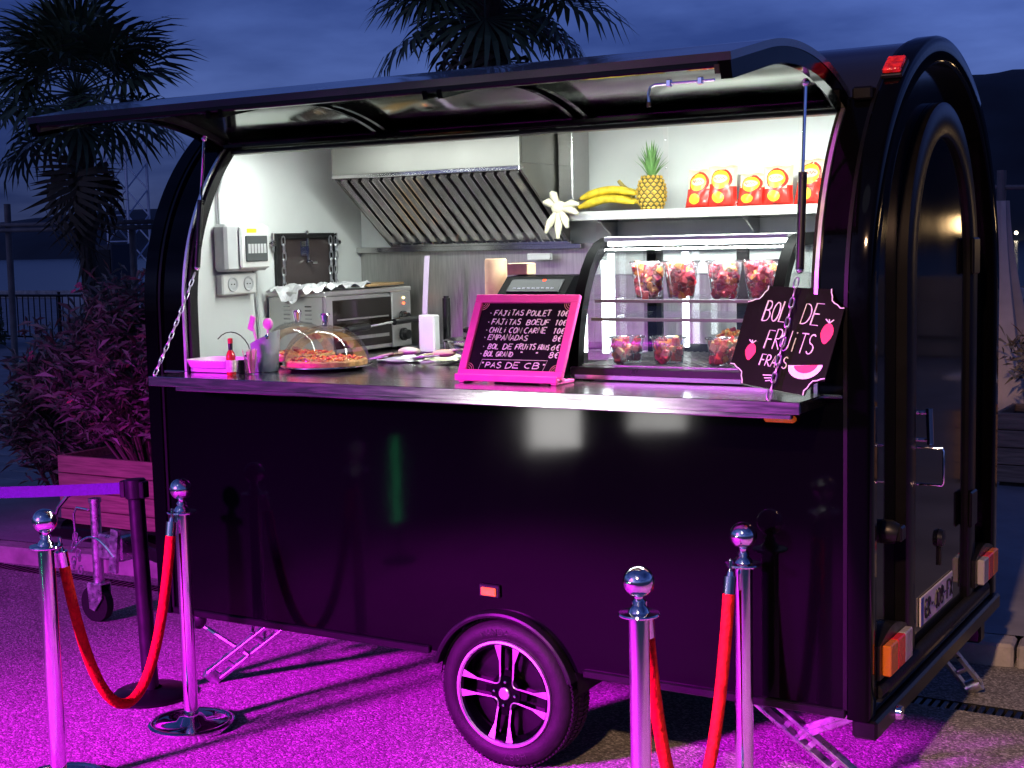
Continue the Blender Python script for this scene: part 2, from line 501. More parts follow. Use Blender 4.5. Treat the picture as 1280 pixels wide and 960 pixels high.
# ---- stroke lettering (hand written capitals) on a 0..1 x 0..1 cell
def arc(cx, cy, rx, ry, a0, a1, n=8):
    return [(cx + rx * math.cos(R_(a0 + (a1 - a0) * i / n)), cy + ry * math.sin(R_(a0 + (a1 - a0) * i / n))) for i in range(n + 1)]
GL = {
 'A': [[(0, 0), (.5, 1), (1, 0)], [(.2, .38), (.82, .38)]],
 'B': [[(0, 0), (.05, 1)] + arc(.4, .77, .45, .23, 90, -90, 6) + [(.05, .53)] + arc(.45, .27, .5, .27, 85, -90, 6) + [(0, 0)]],
 'C': [arc(.55, .5, .55, .5, 60, 300, 10)],
 'D': [[(0, 0), (.05, 1)] + arc(.3, .5, .68, .5, 88, -90, 9) + [(0, 0)]],
 'E': [[(.95, 1), (.05, 1), (0, 0), (.95, 0)], [(.03, .52), (.75, .52)]],
 'F': [[(.95, 1), (.05, 1), (0, 0)], [(.03, .52), (.75, .52)]],
 'G': [arc(.52, .5, .52, .5, 55, 330, 10) + [(1, .45), (.6, .45)]],
 'H': [[(0, 0), (0, 1)], [(1, 0), (1, 1)], [(0, .5), (1, .5)]],
 'I': [[(.5, 0), (.5, 1)]],
 'i': [[(.5, 0), (.5, .68)], [(.48, .92), (.52, .98)]],
 'J': [[(.2, 1), (1, 1)], [(.68, 1), (.66, .25)] + arc(.38, .22, .28, .22, 0, -170, 6)],
 'L': [[(.05, 1), (0, 0), (.9, 0)]],
 'M': [[(0, 0), (.1, 1), (.5, .35), (.9, 1), (1, 0)]],
 'N': [[(0, 0), (0, 1), (1, 0), (1, 1)]],
 'O': [arc(.5, .5, .5, .5, 90, 450, 14)],
 'P': [[(0, 0), (.05, 1)] + arc(.42, .74, .48, .26, 90, -90, 7) + [(.03, .48)]],
 'R': [[(0, 0), (.05, 1)] + arc(.42, .76, .45, .24, 90, -90, 7) + [(.03, .52), (.95, 0)]],
 'S': [arc(.52, .76, .42, .24, 40, 250, 7) + arc(.5, .25, .46, .25, 80, -150, 8)],
 'T': [[(0, 1), (1, 1)], [(.5, 1), (.48, 0)]],
 'U': [[(0, 1), (.02, .35)] + arc(.5, .33, .48, .33, 180, 360, 8) + [(1, 1)]],
 'W': [[(0, 1), (.25, 0), (.5, .65), (.75, 0), (1, 1)]],
 'X': [[(0, 0), (1, 1)], [(0, 1), (1, 0)]],
 '0': [arc(.5, .5, .42, .5, 90, 450, 14)],
 '1': [[(.25, .75), (.55, 1), (.5, 0)]],
 '4': [[(.75, 0), (.75, 1), (.05, .3), (1, .3)]],
 '6': [[(.85, .95)] + arc(.5, .3, .42, .3, 150, 510, 12)],
 '7': [[(0, 1), (1, 1), (.4, 0)]],
 '8': [arc(.5, .75, .36, .25, -90, 270, 10), arc(.5, .25, .46, .25, 90, 450, 10)],
 '€': [arc(.6, .5, .42, .5, 60, 300, 9), [(0, .6), (.65, .6)], [(0, .42), (.6, .42)]],
 '.': [[(.4, .38), (.6, .44)]],
 '"': [[(.3, 1), (.25, .75)], [(.65, 1), (.6, .75)]],
 '-': [[(.15, .5), (.85, .5)]],
}
def strokes(mb, text, x0, x1, y, h, place, r, slant=0.15, jit=0.04, gap=0.32, rnd=None):
    rnd = rnd or random
    n = len(text)
    cw = (x1 - x0) / (n + gap * (n - 1)) if n > 1 else (x1 - x0)
    for i, ch in enumerate(text):
        if ch == ' ':
            continue
        cx = x0 + i * cw * (1 + gap)
        dy = rnd.uniform(-jit, jit) * h; sc = 1 + rnd.uniform(-jit, jit) * 1.5
        for st in GL[ch]:
            pts = [place(cx + (a * cw) + (b * h * slant), y + dy + b * h * sc) for a, b in st]
            mb.tube(pts, [r * rnd.uniform(0.65, 1.25) for _ in pts], 5)
def planar(o, u, v, n, lift):
    o, u, v, n = Vector(o), Vector(u), Vector(v), Vector(n)
    return lambda a, b: o + u * a + v * b + n * lift

# ================================================================== ground
mb = MB()
g = 60
mb.add([(-80, -60, 0), (60, -60, 0), (60, 1.34, 0), (-80, 1.34, 0)], [(0, 1, 2, 3)])
mb.add([(-80, 1.44, 0), (60, 1.44, 0), (60, 7.5, 0), (-80, 1.44, 0)], [(0, 1, 2)])
obj('ground', mb, ASPHALT, None, 0, (0, 0, 0), kind='structure')
# drain channel in the asphalt, with its grate bars
mb = MB()
mb.add([(-80, 1.34, 0), (60, 1.34, 0), (60, 1.34, -0.09), (-80, 1.34, -0.09)], [(0, 1, 2, 3)])
mb.add([(-80, 1.44, 0), (60, 1.44, 0), (60, 1.44, -0.09), (-80, 1.44, -0.09)], [(3, 2, 1, 0)])
mb.add([(-80, 1.34, -0.09), (60, 1.34, -0.09), (60, 1.44, -0.09), (-80, 1.44, -0.09)], [(0, 1, 2, 3)])
drain = obj('drain_channel', mb, RUBBER, None, 0, (0, 1.39, 0), kind='structure')
mb = MB(); mb.box(-0.011, 0.011, -0.048, 0.048, -0.022, -0.003, 0.002)
gb = obj('grate_bar', mb, SATIN, drain, 0, (1.0, 1.39, 0), local=True)
for i in range(1, 34):
    inst(gb, drain, (1.0 + i * 0.035, 1.39, 0))
mb = MB()
for i in range(200):
    x = -7.2 + i * 0.041
    mb.box(x - 0.011, x + 0.011, 1.342, 1.438, -0.022, -0.003)
obj('grate_bars', mb, SATIN, drain, 0, kind='stuff')

# kerb line, running a little askew to the trailer
KA, KB = Vector((-40, -1.85, 0)), Vector((30, 4.65, 0))
kd = (KB - KA).normalized(); kn = Vector((-kd.y, kd.x, 0))
kerb = None
mb = MB()
mb.obox((0, 0, 0.045), (1, 0, 0), (0, 1, 0), (0, 0, 1), 0.494, 0.08, 0.055, 0.012)
t0 = (Vector((-9, 0, 0)) - KA).dot(kd)
for i in range(16):
    p = KA + kd * (t0 + i) + kn * 0.08
    if kerb is None:
        kerb = obj('kerb', mb, CONCRETE, None, 30, (p.x, p.y, 0), kind='structure', local=True)
        kerb.rotation_euler = (0, 0, math.atan2(kd.y, kd.x))
        k0 = p
    else:
        o = bpy.data.objects.new('kerb_stone', kerb.data); COL.objects.link(o); o.parent = kerb
        o.location = (i * 1.0, 0, random.uniform(-0.003, 0.003))
# promenade beyond the kerb
mb = MB()
a = KA + kn * 0.16; b = KB + kn * 0.16
mb.add([(a.x - 60, a.y - 60 * kd.y, 0.098), (b.x, b.y, 0.098), (60, 34, 0.098), (-160, 34, 0.098)], [(0, 1, 2, 3)])
mb.add([(60, 34, 0.098), (-160, 34, 0.098), (-160, 34, -3), (60, 34, -3)], [(0, 1, 2, 3)])
prom = obj('promenade', mb, PAVING, None, 0, (0, 10, 0.098), kind='structure')
# paving boards of the promenade, left of the planter
mb = MB(); mb.box(-1.6, 1.6, -0.14, 0.14, 0, 0.014, 0.004)
pv = obj('paving_plank', mb, PAVING, prom, 0, (-8.4, 3.0, 0.1), local=True)
for r in range(14):
    for c in range(3):
        if r or c:
            inst(pv, prom, (-8.4 + (c - 1) * 3.23 + (0.6 if r % 2 else 0), 3.0 + r * 0.295, 0.1 + random.uniform(-0.002, 0.002)))

# ================================================================== food trailer
TW, ZS, TH = 1.823, 1.621, 0.928
ZB = 0.385
def arch(ins, n=36, z0=ZB, a0=0.0, a1=PI, legs=True):
    cy = TW / 2; ry = cy - ins; rz = TH - ins
    e = [(cy - ry * math.cos(a0 + (a1 - a0) * i / n), ZS + rz * math.sin(a0 + (a1 - a0) * i / n)) for i in range(n + 1)]
    if legs:
        e = [(ins, z0), (ins, (z0 + ZS) / 2)] + e + [(TW - ins, (z0 + ZS) / 2), (TW - ins, z0)]
    return e
def skin(mb, x0, x1, path_o, path_i):
    rings = [[(x0, a[0], a[1]), (x1, a[0], a[1]), (x1, b[0], b[1]), (x0, b[0], b[1])] for a, b in zip(path_o, path_i)]
    return mb.loft(rings, True, True)
def archband(mb, x_pts, **k):
    """x_pts: closed section of (inset, x) swept along the arch"""
    paths = [arch(i, **k) for i, x in x_pts]
    rings = [[(x, paths[j][q][0], paths[j][q][1]) for j, (i, x) in enumerate(x_pts)] for q in range(len(paths[0]))]
    return mb.loft(rings, True, True)

T = empty('food_trailer', (0, 0.91, 0), 'black rounded food trailer with its serving hatch raised and lit kitchen', 'trailer')
XL, XR = -1.46, 1.14          # serving opening
ZSILL = 1.362
AH = math.acos((TW / 2 - 0.32) / (TW / 2 - 0.015))
HY, HZ = 0.32, ZS + (TH - 0.015) * math.sin(AH)

# end frames
mb = MB(); archband(mb, [(0.004, 1.245), (0.0, 1.25), (0.0, 1.302), (0.004, 1.309), (0.012, 1.3135), (0.084, 1.3135), (0.093, 1.308), (0.093, 1.245)], n=56, z0=0.374)
obj('end_frame', mb, BLACK, T, 35)
mb = MB(); archband(mb, [(0.0, -1.676), (0.0, -1.61), (0.012, -1.605), (0.09, -1.605), (0.09, -1.676)], n=56, z0=0.374)
obj('end_frame', mb, BLACK, T, 35)
mb = MB(); archband(mb, [(0.004, -1.604), (0.004, -1.592), (0.03, -1.592), (0.03, -1.604)], n=56, z0=0.40)
obj('edge_trim', mb, SATIN, T, 35)
mb = MB(); archband(mb, [(0.006, 1.232), (0.006, 1.244), (0.03, 1.244), (0.03, 1.232)], n=56, z0=0.40)
obj('edge_trim', mb, SATIN, T, 35)
# near side panel with the wheel cut-out
poly = [(-1.604, ZB), (-0.30, ZB)]
ca = math.acos(0.29 / 0.32)
zc = 0.27
a_s = math.asin((ZB - zc) / 0.29)
poly = [(-1.604, ZB)] + [(0.29 * math.cos(PI - t), zc + 0.29 * math.sin(PI - t)) for t in [a_s + (PI - 2 * a_s) * i / 24 for i in range(25)]] + [(1.244, ZB), (1.244, ZSILL), (-1.604, ZSILL)]
mb = MB(); mb.prism(poly, (0, 0.012, 0), (1, 0, 0), (0, 0, 1), -0.03)
obj('side_panel', mb, BLACK, T, 30)
for xa, xb in ((-1.6, -0.318), (0.318, 1.24)):
    mb = MB(); mb.box(xa, xb, 0.0, 0.02, 0.374, 0.402, 0.004)
    obj('bottom_rail', mb, SATIN, T, 30)
# curved jamb panels and roof
po = arch(0.015, 16, ZSILL + 0.002, 0, AH)[1:-2]; po = [(0.015, ZSILL + 0.002)] + po
pi_ = arch(0.045, 16, ZSILL + 0.002, 0, AH)[1:-2]; pi_ = [(0.045, ZSILL + 0.002)] + pi_
po = po[:1] + po[2:] ; pi_ = pi_[:1] + pi_[2:]
mb = MB(); skin(mb, -1.604, XL, po, pi_); obj('jamb_panel', mb, BLACK, T, 30)
mb = MB(); skin(mb, XR, 1.244, po, pi_); obj('jamb_panel', mb, BLACK, T, 30)
ro = arch(0.015, 40, ZB, AH + 0.004, PI, False) + [(TW - 0.015, 1.0), (TW - 0.015, ZB)]
ri = arch(0.045, 40, ZB, AH + 0.004, PI, False) + [(TW - 0.045, 1.0), (TW - 0.045, ZB)]
mb = MB(); skin(mb, -1.604, 1.244, ro, ri); obj('roof_panel', mb, pmat('roof_paint', (0.01, 0.01, 0.014), 0.22, spec=0.7, coat=0.4, rvar=0.05, nscale=3), T, 30)
# rain lip above the jamb
for x0, x1 in ((XR + 0.03, 1.235), (-1.595, XL - 0.03)):
    mb = MB(); mb.box(x0, x1, HY - 0.035, HY + 0.02, HZ - 0.012, HZ + 0.03, 0.006)
    obj('rain_lip', mb, SATIN, T, 30)
# jamb trims: bright strip along the edge of the opening and black gasket inside it
for x, s in ((XL, 1), (XR, -1)):
    mb = MB()
    ro_ = [(y - 0.012, z) for y, z in po]; ri_ = [(y + 0.004, z) for y, z in po]
    skin(mb, min(x, x - s * 0.012), max(x, x - s * 0.012), ro_, ri_)
    obj('jamb_trim', mb, ALU, T, 30)
    mb = MB(); skin(mb, min(x, x + s * 0.016), max(x, x + s * 0.016), [(y + 0.006, z) for y, z in po], [(y + 0.05, z) for y, z in po])
    obj('door_seal', mb, RUBBER, T, 30)
# header beam at the hinge
mb = MB(); mb.box(XL - 0.02, XR + 0.02, HY - 0.03, HY + 0.05, HZ - 0.030, HZ - 0.004, 0.005)
obj('header_beam', mb, BLACK, T, 30)
mb = MB(); mb.box(XL - 0.02, XR + 0.02, HY - 0.018, HY + 0.05, HZ - 0.048, HZ - 0.032, 0.004)
obj('header_seal', mb, SATIN, T, 30)
# ends
poly = [(y, z) for y, z in arch(0.03, 40, 0.39)]
mb = MB(); mb.prism(poly, (-1.64, 0, 0), (0, 1, 0), (0, 0, 1), -0.02); obj('front_panel', mb, BLACK, T, 30)
poly = [(y, z) for y, z in arch(0.088, 48, 0.40)]
mb = MB(); mb.prism(poly, (1.246, 0, 0), (0, 1, 0), (0, 0, 1), 0.014); obj('rear_panel', mb, REARP, T, 30)
mb = MB(); mb.box(1.247, 1.309, 0.094, TW - 0.094, 0.376, 0.42, 0.006); obj('rear_sill', mb, BLACK, T, 30)

# ---- raised serving hatch
ang = R_(-74)
def rot_h(y, z):
    dy, dz = y - HY, z - HZ
    return (HY + dy * math.cos(ang) - dz * math.sin(ang), HZ + dy * math.sin(ang) + dz * math.cos(ang))
def hatch_path(ins, n=20):
    e = arch(ins, n, ZB, 0, AH - 0.01, False)[::-1] + [(ins, 1.50), (ins, 1.42), (ins, 1.345)]
    # the lifted hatch sits a little flatter than the roof curve
    c0 = Vector(e[0]); cd_ = (Vector(e[-1]) - c0).normalized(); cn_ = Vector((-cd_.y, cd_.x))
    e = [tuple(c0 + cd_ * (Vector(q) - c0).dot(cd_) + cn_ * (Vector(q) - c0).dot(cn_) * 0.76) for q in e]
    return [rot_h(*q) for q in e]
HX0, HX1 = -1.50, 1.155
mb = MB(); skin(mb, HX0, HX1, hatch_path(0.0), hatch_path(0.022))
HPAINT = pmat('hatch_paint', (0.012, 0.012, 0.018), 0.24, ior=2.3, coat=0.6, rvar=0.05, nscale=3)
hatch = obj('serving_hatch', mb, HPAINT, T, 30)
LIN = pmat('hatch_lining', (0.52, 0.55, 0.5), 0.13, 1.0, rvar=0.06, nscale=2, bump=0.05, bscale=2.5)
mb = MB(); skin(mb, HX0 + 0.03, HX1 - 0.03, hatch_path(0.0235)[1:-1], hatch_path(0.03)[1:-1])
obj('hatch_lining', mb, LIN, hatch, 30)
def hatch_rail(x0, x1, i0, i1, name, mat):
    mb = MB(); skin(mb, x0, x1, hatch_path(i0), hatch_path(i1)); return obj(name, mb, mat, hatch, 30)
hatch_rail(HX0 + 0.002, HX0 + 0.034, 0.0225, 0.07, 'side_rail', BLACK)
hatch_rail(HX1 - 0.034, HX1 - 0.002, 0.0225, 0.07, 'side_rail', BLACK)
hatch_rail(HX0 + 0.036, HX0 + 0.05, 0.031, 0.055, 'seal_strip', RUBBER)
hatch_rail(HX1 - 0.05, HX1 - 0.036, 0.031, 0.055, 'seal_strip', RUBBER)
for x in (-0.63, 0.22):
    hatch_rail(x - 0.035, x - 0.018, 0.031, 0.058, 'rib', BLACK)
    hatch_rail(x + 0.018, x + 0.035, 0.031, 0.058, 'rib', BLACK)
hp = hatch_path(0.022)
e0, e1 = hp[-1], hp[-2]
mb = MB(); mb.box(HX0 + 0.036, HX1 - 0.036, e0[0] + 0.004, e0[0] + 0.034, e0[1] - 0.016, e0[1] + 0.004, 0.004)
obj('front_rail', mb, BLACK, hatch, 30)
mb = MB(); mb.box(HX0 + 0.06, HX1 - 0.06, HY - 0.075, HY - 0.034, HZ - 0.03, HZ - 0.008, 0.005); obj('hinge_rail', mb, BLACK, hatch, 30)
# latch rod on the front rail
yl, zl = e0[0] + 0.02, e0[1] - 0.045
mb = MB(); mb.tube([(1.10, yl, zl), (0.93, yl, zl), (0.915, yl, zl - 0.006), (0.91, yl, zl - 0.02), (0.91, yl, zl - 0.045)], 0.0038, 8)
lr = obj('latch_rod', mb, CHROME, hatch)
mb = MB(); mb.tube([(0.91, yl, zl - 0.045), (0.91, yl, zl - 0.058)], 0.0065, 8); obj('latch_tip', mb, RUBBER, hatch)
for x in (0.97, 1.06):
    mb = MB(); mb.box(x - 0.007, x + 0.007, yl - 0.007, yl + 0.007, zl - 0.009, zl + 0.01, 0.002); obj('rod_guide', mb, CHROME, hatch)
mb = MB()
# gas struts
def strut(top, bot):
    top, bot = Vector(top), Vector(bot); mid = bot.lerp(top, 0.52)
    mb = MB(); mb.tube([bot, mid], 0.0135, 12)
    s = obj('gas_strut', mb, BLACKPL, T)
    mb = MB(); mb.tube([mid, top], 0.0055, 8); obj('strut_rod', mb, CHROME, s)
    mb = MB(); mb.ball(top, 0.013, 10, 6); mb.ball(bot, 0.013, 10, 6); obj('ball_joint', mb, CHROME, s)
strut((1.105, 0.035, 2.335), (1.105, -0.022, 1.77))
strut((-1.43, 0.13, 2.315), (-1.43, 0.055, 1.80))

# ---- counter: fold-down shelf outside, worktop inside
mb = MB()
mb.box(-1.445, 1.175, -0.222, 0.0, ZSILL + 0.019, ZSILL + 0.025, 0.002)
mb.box(-1.445, 1.175, -0.226, -0.219, ZSILL - 0.012, ZSILL + 0.0255, 0.002)
mb.box(-1.445, -1.438, -0.218, 0.0, ZSILL - 0.01, ZSILL + 0.0185, 0.002)
mb.box(1.168, 1.175, -0.218, 0.0, ZSILL - 0.01, ZSILL + 0.0185, 0.002)
counter = obj('counter_shelf', mb, STEELH, T, 30)
mb = MB(); mb.box(-1.33, 1.14, -0.2, -0.18, ZSILL - 0.03, ZSILL + 0.018, 0.003); obj('stiffener', mb, STEELH, counter, 30)
ZC = ZSILL + 0.026
mb = MB()
mb.box(-1.585, 1.23, 0.001, 0.5, ZSILL + 0.014, ZC - 0.001, 0.002)
mb.box(-1.585, -0.62, 0.501, 1.36, ZSILL + 0.014, ZC - 0.001, 0.002)
mb.box(-0.619, 1.23, 0.92, 1.36, ZSILL + 0.014, ZC - 0.001, 0.002)
obj('worktop', mb, STEELH, T, 30)
mb = MB(); mb.box(-1.58, 1.225, 0.46, 0.49, 0.5, ZSILL + 0.012); mb.box(-0.65, 1.225, 0.93, 0.96, 0.5, ZSILL + 0.012); mb.box(-0.64, -0.62, 0.5, 0.92, 0.5, ZSILL + 0.012)
obj('cabinet_front', mb, STEEL, T, 30)
# chains holding the shelf
lk = MB()
pts = []
for i in range(12):
    a = 2 * PI * i / 12
    pts.append((0.0065 * math.cos(a), 0, 0.013 * math.sin(a) * 1.0 + (0.005 if math.sin(a) > 0 else -0.005)))
lk.tube(pts, 0.0026, 5, closed=True)
link0 = None
for p, q, sag in (((1.072, -0.205, ZC + 0.004), (1.10, -0.03, 1.745), 0.0), ((-1.43, -0.205, ZC + 0.004), (-1.432, 0.045, 1.78), 0.0)):
    p, q = Vector(p), Vector(q)
    d = (q - p); n = int(d.length / 0.0285)
    rq = d.to_track_quat('Z', 'Y')
    for i in range(n):
        c = p + d * ((i + 0.5) / n)
        c.z -= 0.012 * math.sin(PI * (i + 0.5) / n)
        rot = (rq @ Euler((0, 0, (PI / 2) * (i % 2) + 0.5)).to_quaternion()).to_euler()
        if link0 is None:
            link0 = obj('chain_link', lk, GALV, T, 60, c, local=True); link0.rotation_euler = rot
        else:
            inst(link0, T, c, rot)

# ---- running gear
mb = MB(); mb.box(-1.62, 1.24, 0.05, 1.77, 0.40, 0.46); obj('floor_pan', mb, SATIN, T, 0)
for y in (0.36, 1.42):
    mb = MB(); mb.box(-1.6, 1.25, y, y + 0.06, 0.29, 0.399, 0.006); obj('chassis_beam', mb, GALV, T, 30)
mb = MB(); mb.box(-0.03, 0.03, 0.15, 1.67, 0.24, 0.30, 0.006); obj('axle', mb, SATIN, T, 30)
mb = MB()
rings = [[(r * math.cos(PI - t), y, zc + r * math.sin(PI - t)) for r, y in ((0.289, 0.03), (0.289, 0.26))] for t in [0.1 + (PI - 0.2) * i / 20 for i in range(21)]]
mb.loft(rings, False); obj('wheel_arch_liner', mb, RUBBER, T, 30)
mb = MB()
ts = [a_s - 0.12 + (PI - 2 * a_s + 0.24) * i / 36 for i in range(37)]
sec = [(0.303, 0.011), (0.302, -0.006), (0.297, -0.022), (0.289, -0.026), (0.281, -0.022), (0.280, 0.03), (0.296, 0.03)]
rings = [[(r * math.cos(PI - t), y, zc + r * math.sin(PI - t)) for r, y in sec] for t in ts]
mb.loft(rings, True, True); obj('wheel_fender', mb, BLACKPL, T, 35)
def wheel(yc, s):
    """s=-1: outer face towards -y"""
    c = Vector((0, yc, 0.27)); ax = Vector((0, s, 0))
    mb = MB(); mb.lathe([(0.183, -0.13), (0.187, -0.12), (0.165, -0.06), (0.16, -0.03), (0.172, 0.0), (0.183, 0.006), (0.192, 0.008), (0.195, 0.0), (0.192, -0.01)], c, ax, 48)
    w = obj('wheel', mb, BLACK, T, 30)
    mb = MB(); mb.lathe([(0.186, -0.14), (0.2, -0.155), (0.235, -0.16), (0.258, -0.148), (0.268, -0.13), (0.27, -0.10), (0.27, -0.05), (0.268, -0.022), (0.26, -0.004), (0.243, 0.010), (0.222, 0.013), (0.205, 0.008), (0.19, -0.006)], c, ax, 64)
    ty = obj('tyre', mb, TYREM, w, 40)
    # tread blocks on the shoulder
    mb = MB(); mb.box(-0.0045, 0.0045, -0.014, 0.014, -0.003, 0.0035, 0.001)
    tb = None
    mb2 = MB()
    for i in range(96):
        a = 2 * PI * i / 96
        for off, rr, tilt in ((-0.03, 0.2705, 0.35), (-0.075, 0.271, -0.3), (-0.12, 0.2705, 0.35)):
            rd = Vector((math.cos(a), 0, math.sin(a))); tg = Vector((-math.sin(a), 0, math.cos(a)))
            mb2.obox(c + rd * rr + ax * off, (tg + ax * tilt), (ax - tg * tilt), rd, 0.0062, 0.017, 0.003)
    obj('tread', mb2, TYREM, w, 0, kind='stuff')
    mb = MB(); mb.lathe([(0.180, 0.004), (0.186, 0.011), (0.193, 0.0105), (0.196, 0.003)], c, ax, 64); obj('rim_ring', mb, ALU, w, 40)
    mb = MB(); mb.lathe([(0.0, -0.055), (0.172, -0.055)], c, ax, 32); obj('brake_backing', mb, SATIN, w, 0)
    mb = MB(); mb.lathe([(0.0, 0.004), (0.018, 0.004), (0.0225, 0.0), (0.0225, -0.02)], c, ax, 24); obj('hub_cap', mb, ALU, w, 40)
    mb = MB(); mb.lathe([(0.0225, -0.006), (0.06, -0.012), (0.07, -0.03), (0.07, -0.05)], c, ax, 32); obj('hub', mb, BLACK, w, 40)
    sp = None; nut = None
    for k in range(4):
        base = R_(84 + 90 * k) if s < 0 else R_(84 + 90 * k)
        for sg in (-1, 1):
            a = base + sg * R_(11.5)
            d = Vector((math.cos(a), 0, math.sin(a))); t = Vector((-math.sin(a), 0, math.cos(a))) * sg
            P = lambda r, off, h: c + d * r + t * off + ax * h
            mb = MB()
            # polished face: widens to the rim
            A = [P(0.058, 0.018, -0.010), P(0.058, 0.012, -0.010), P(0.12, 0.001, -0.003), P(0.183, -0.013, 0.004), P(0.183, 0.017, 0.004), P(0.12, 0.008, -0.003)]
            B = [p - ax * 0.03 for p in A]
            mb.mi = 0; mb.add(A, [(0, 1, 2, 5), (5, 2, 3, 4)])
            mb.mi = 1
            mb.add(A + B, [(i, (i + 1) % 6, (i + 1) % 6 + 6, i + 6) for i in range(6)])
            obj('spoke', mb, [ALU, BLACK], w, 0)
            # dark web between the pair
        d = Vector((math.cos(base), 0, math.sin(base))); t = Vector((-math.sin(base), 0, math.cos(base)))
        mb = MB()
        A = [c + d * 0.05 - t * 0.016 - ax * 0.016, c + d * 0.05 + t * 0.016 - ax * 0.016, c + d * 0.085 + t * 0.013 - ax * 0.016, c + d * 0.085 - t * 0.013 - ax * 0.016]
        mb.add(A + [p - ax * 0.02 for p in A], [(0, 1, 2, 3), (0, 1, 5, 4), (1, 2, 6, 5), (2, 3, 7, 6), (3, 0, 4, 7)]); obj('spoke_web', mb, BLACK, w, 0)
        # polished curve joining neighbouring spokes near the hub
        a1, a2 = base + R_(11.5), base + R_(90 - 11.5)
        q1 = Vector((math.cos(a1), 0, math.sin(a1))) * 0.062 + Vector((-math.sin(a1), 0, math.cos(a1))) * 0.015
        q2 = Vector((math.cos(a2), 0, math.sin(a2))) * 0.062 - Vector((-math.sin(a2), 0, math.cos(a2))) * 0.015
        qm = Vector((math.cos(base + R_(45)), 0, math.sin(base + R_(45)))) * 0.030
        pts = [c + q1 * (1 - f) ** 2 + qm * 2 * f * (1 - f) + q2 * f ** 2 - ax * 0.0095 for f in [i / 10 for i in range(11)]]
        mb = MB(); mb.tube(pts, 0.0032, 6); obj('spoke_edge', mb, ALU, w, 60)
        aa = base
        mb = MB(); mb.lathe([(0.0, 0.002), (0.005, 0.0), (0.0065, -0.006), (0.0065, -0.014)], c + Vector((math.cos(aa), 0, math.sin(aa))) * 0.043, ax, 8); obj('wheel_nut', mb, CHROME, w, 40)
    if s < 0:
        mb = MB(); rnd = random.Random(3)
        def pl(a, b):
            th = R_(112) - a / 0.228
            r = 0.2155 + b
            return c + Vector((math.cos(th), 0, math.sin(th))) * r + ax * 0.0125
        strokes(mb, 'WANDA', 0.0, 0.12, 0, 0.022, pl, 0.0012, 0, 0, 0.35, rnd)
        def pl2(a, b):
            th = R_(-72) - a / 0.228
            r = 0.2155 + b
            return c + Vector((math.cos(th), 0, math.sin(th))) * r + ax * 0.0125
        strokes(mb, 'H087', -0.02, 0.07, 0, 0.022, pl2, 0.0012, 0, 0, 0.35, rnd)
        obj('sidewall_lettering', mb, pmat('tyre_letter', (0.022, 0.021, 0.022), 0.55), w, 60)
wheel(0.0, -1)
wheel(1.823, 1)
# side marker
mb = MB(); mb.box(-0.095, -0.01, 0.0, 0.011, 0.615, 0.662, 0.004); sm = obj('side_marker', mb, BLACKPL, T, 30)
mb = MB(); mb.box(-0.084, -0.022, -0.007, 0.0, 0.622, 0.652, 0.003); obj('lens', mb, pmat('lit_amber_lens', (0.62, 0.16, 0.02), 0.25, bump=0.3, bscale=60, nscale=60, emit=(1.0, 0.16, 0.02), estr=0.7), sm, 30)
# marker under the counter's right end
mb = MB(); mb.box(0.985, 1.085, -0.02, 0.01, ZSILL - 0.066, ZSILL - 0.046, 0.006); obj('side_marker', mb, pmat('dim_amber_lens', (0.62, 0.16, 0.02), 0.25, bump=0.3, bscale=60, nscale=60, emit=(1.0, 0.16, 0.02), estr=0.2), T, 30)

# ---- prop stands: slotted channel leg with brace
def prop_stand(top, foot, brace_to, wdt=0.075, side=(0, 1, 0), slots=5, label=None):
    top, foot = Vector(top), Vector(foot)
    d = (foot - top).normalized(); ln = (foot - top).length
    sd = Vector(side) - d * Vector(side).dot(d); sd.normalize(); nn = d.cross(sd)
    mb = MB()
    for s in (-1, 1):
        mb.obox(top + d * ln / 2 + sd * s * (wdt / 2 - 0.008), d, sd, nn, ln / 2, 0.008, 0.016, 0.002)
    for i in range(slots + 1):
        h = 0.035 if i in (0, slots) else 0.02
        mb.obox(top + d * (ln * i / slots * 0.96 + ln * 0.02), d, sd, nn, h / 2, wdt / 2 - 0.017, 0.006, 0.002)
    st = obj('prop_stand', mb, GALV, T, 30)
    mb = MB(); mb.tube([foot - sd * wdt * 0.42, foot + sd * wdt * 0.42], 0.028, 14); obj('foot_roller', mb, GALV, st)
    m = top + d * ln * 0.5
    b = Vector(brace_to)
    mb = MB()
    for s in (-1, 1):
        mb.bar(m + sd * s * wdt * 0.5, b + sd * s * wdt * 0.35, 0.012, 0.024, ch=0.002)
    mb.tube([m - sd * wdt * 0.6, m + sd * wdt * 0.6], 0.011, 10)
    obj('brace', mb, GALV, st, 30)
    return st
prop_stand((0.80, 0.24, 0.37), (1.20, 0.33, 0.03), (1.235, 0.20, 0.335), side=(0.25, -0.35, 1))
prop_stand((-1.22, 0.40, 0.37), (-1.64, 0.26, 0.03), (-1.62, 0.55, 0.34), side=(0.2, -0.35, 1), slots=6)
prop_stand((1.10, 1.36, 0.36), (1.28, 1.58, 0.03), (1.22, 1.30, 0.33), side=(0.3, -0.4, 1))
mb = MB(); mb.tube([(-1.76, 0.33, 0.225), (-1.47, 0.31, 0.13)], 0.010, 8); obj('crank_rod', mb, GALV, T)
mb = MB(); mb.ball((-1.615, 0.16, 0.31), 0.045, 14, 8, (1, 0.6, 1)); obj('cable_plug', mb, BLACKPL, T)

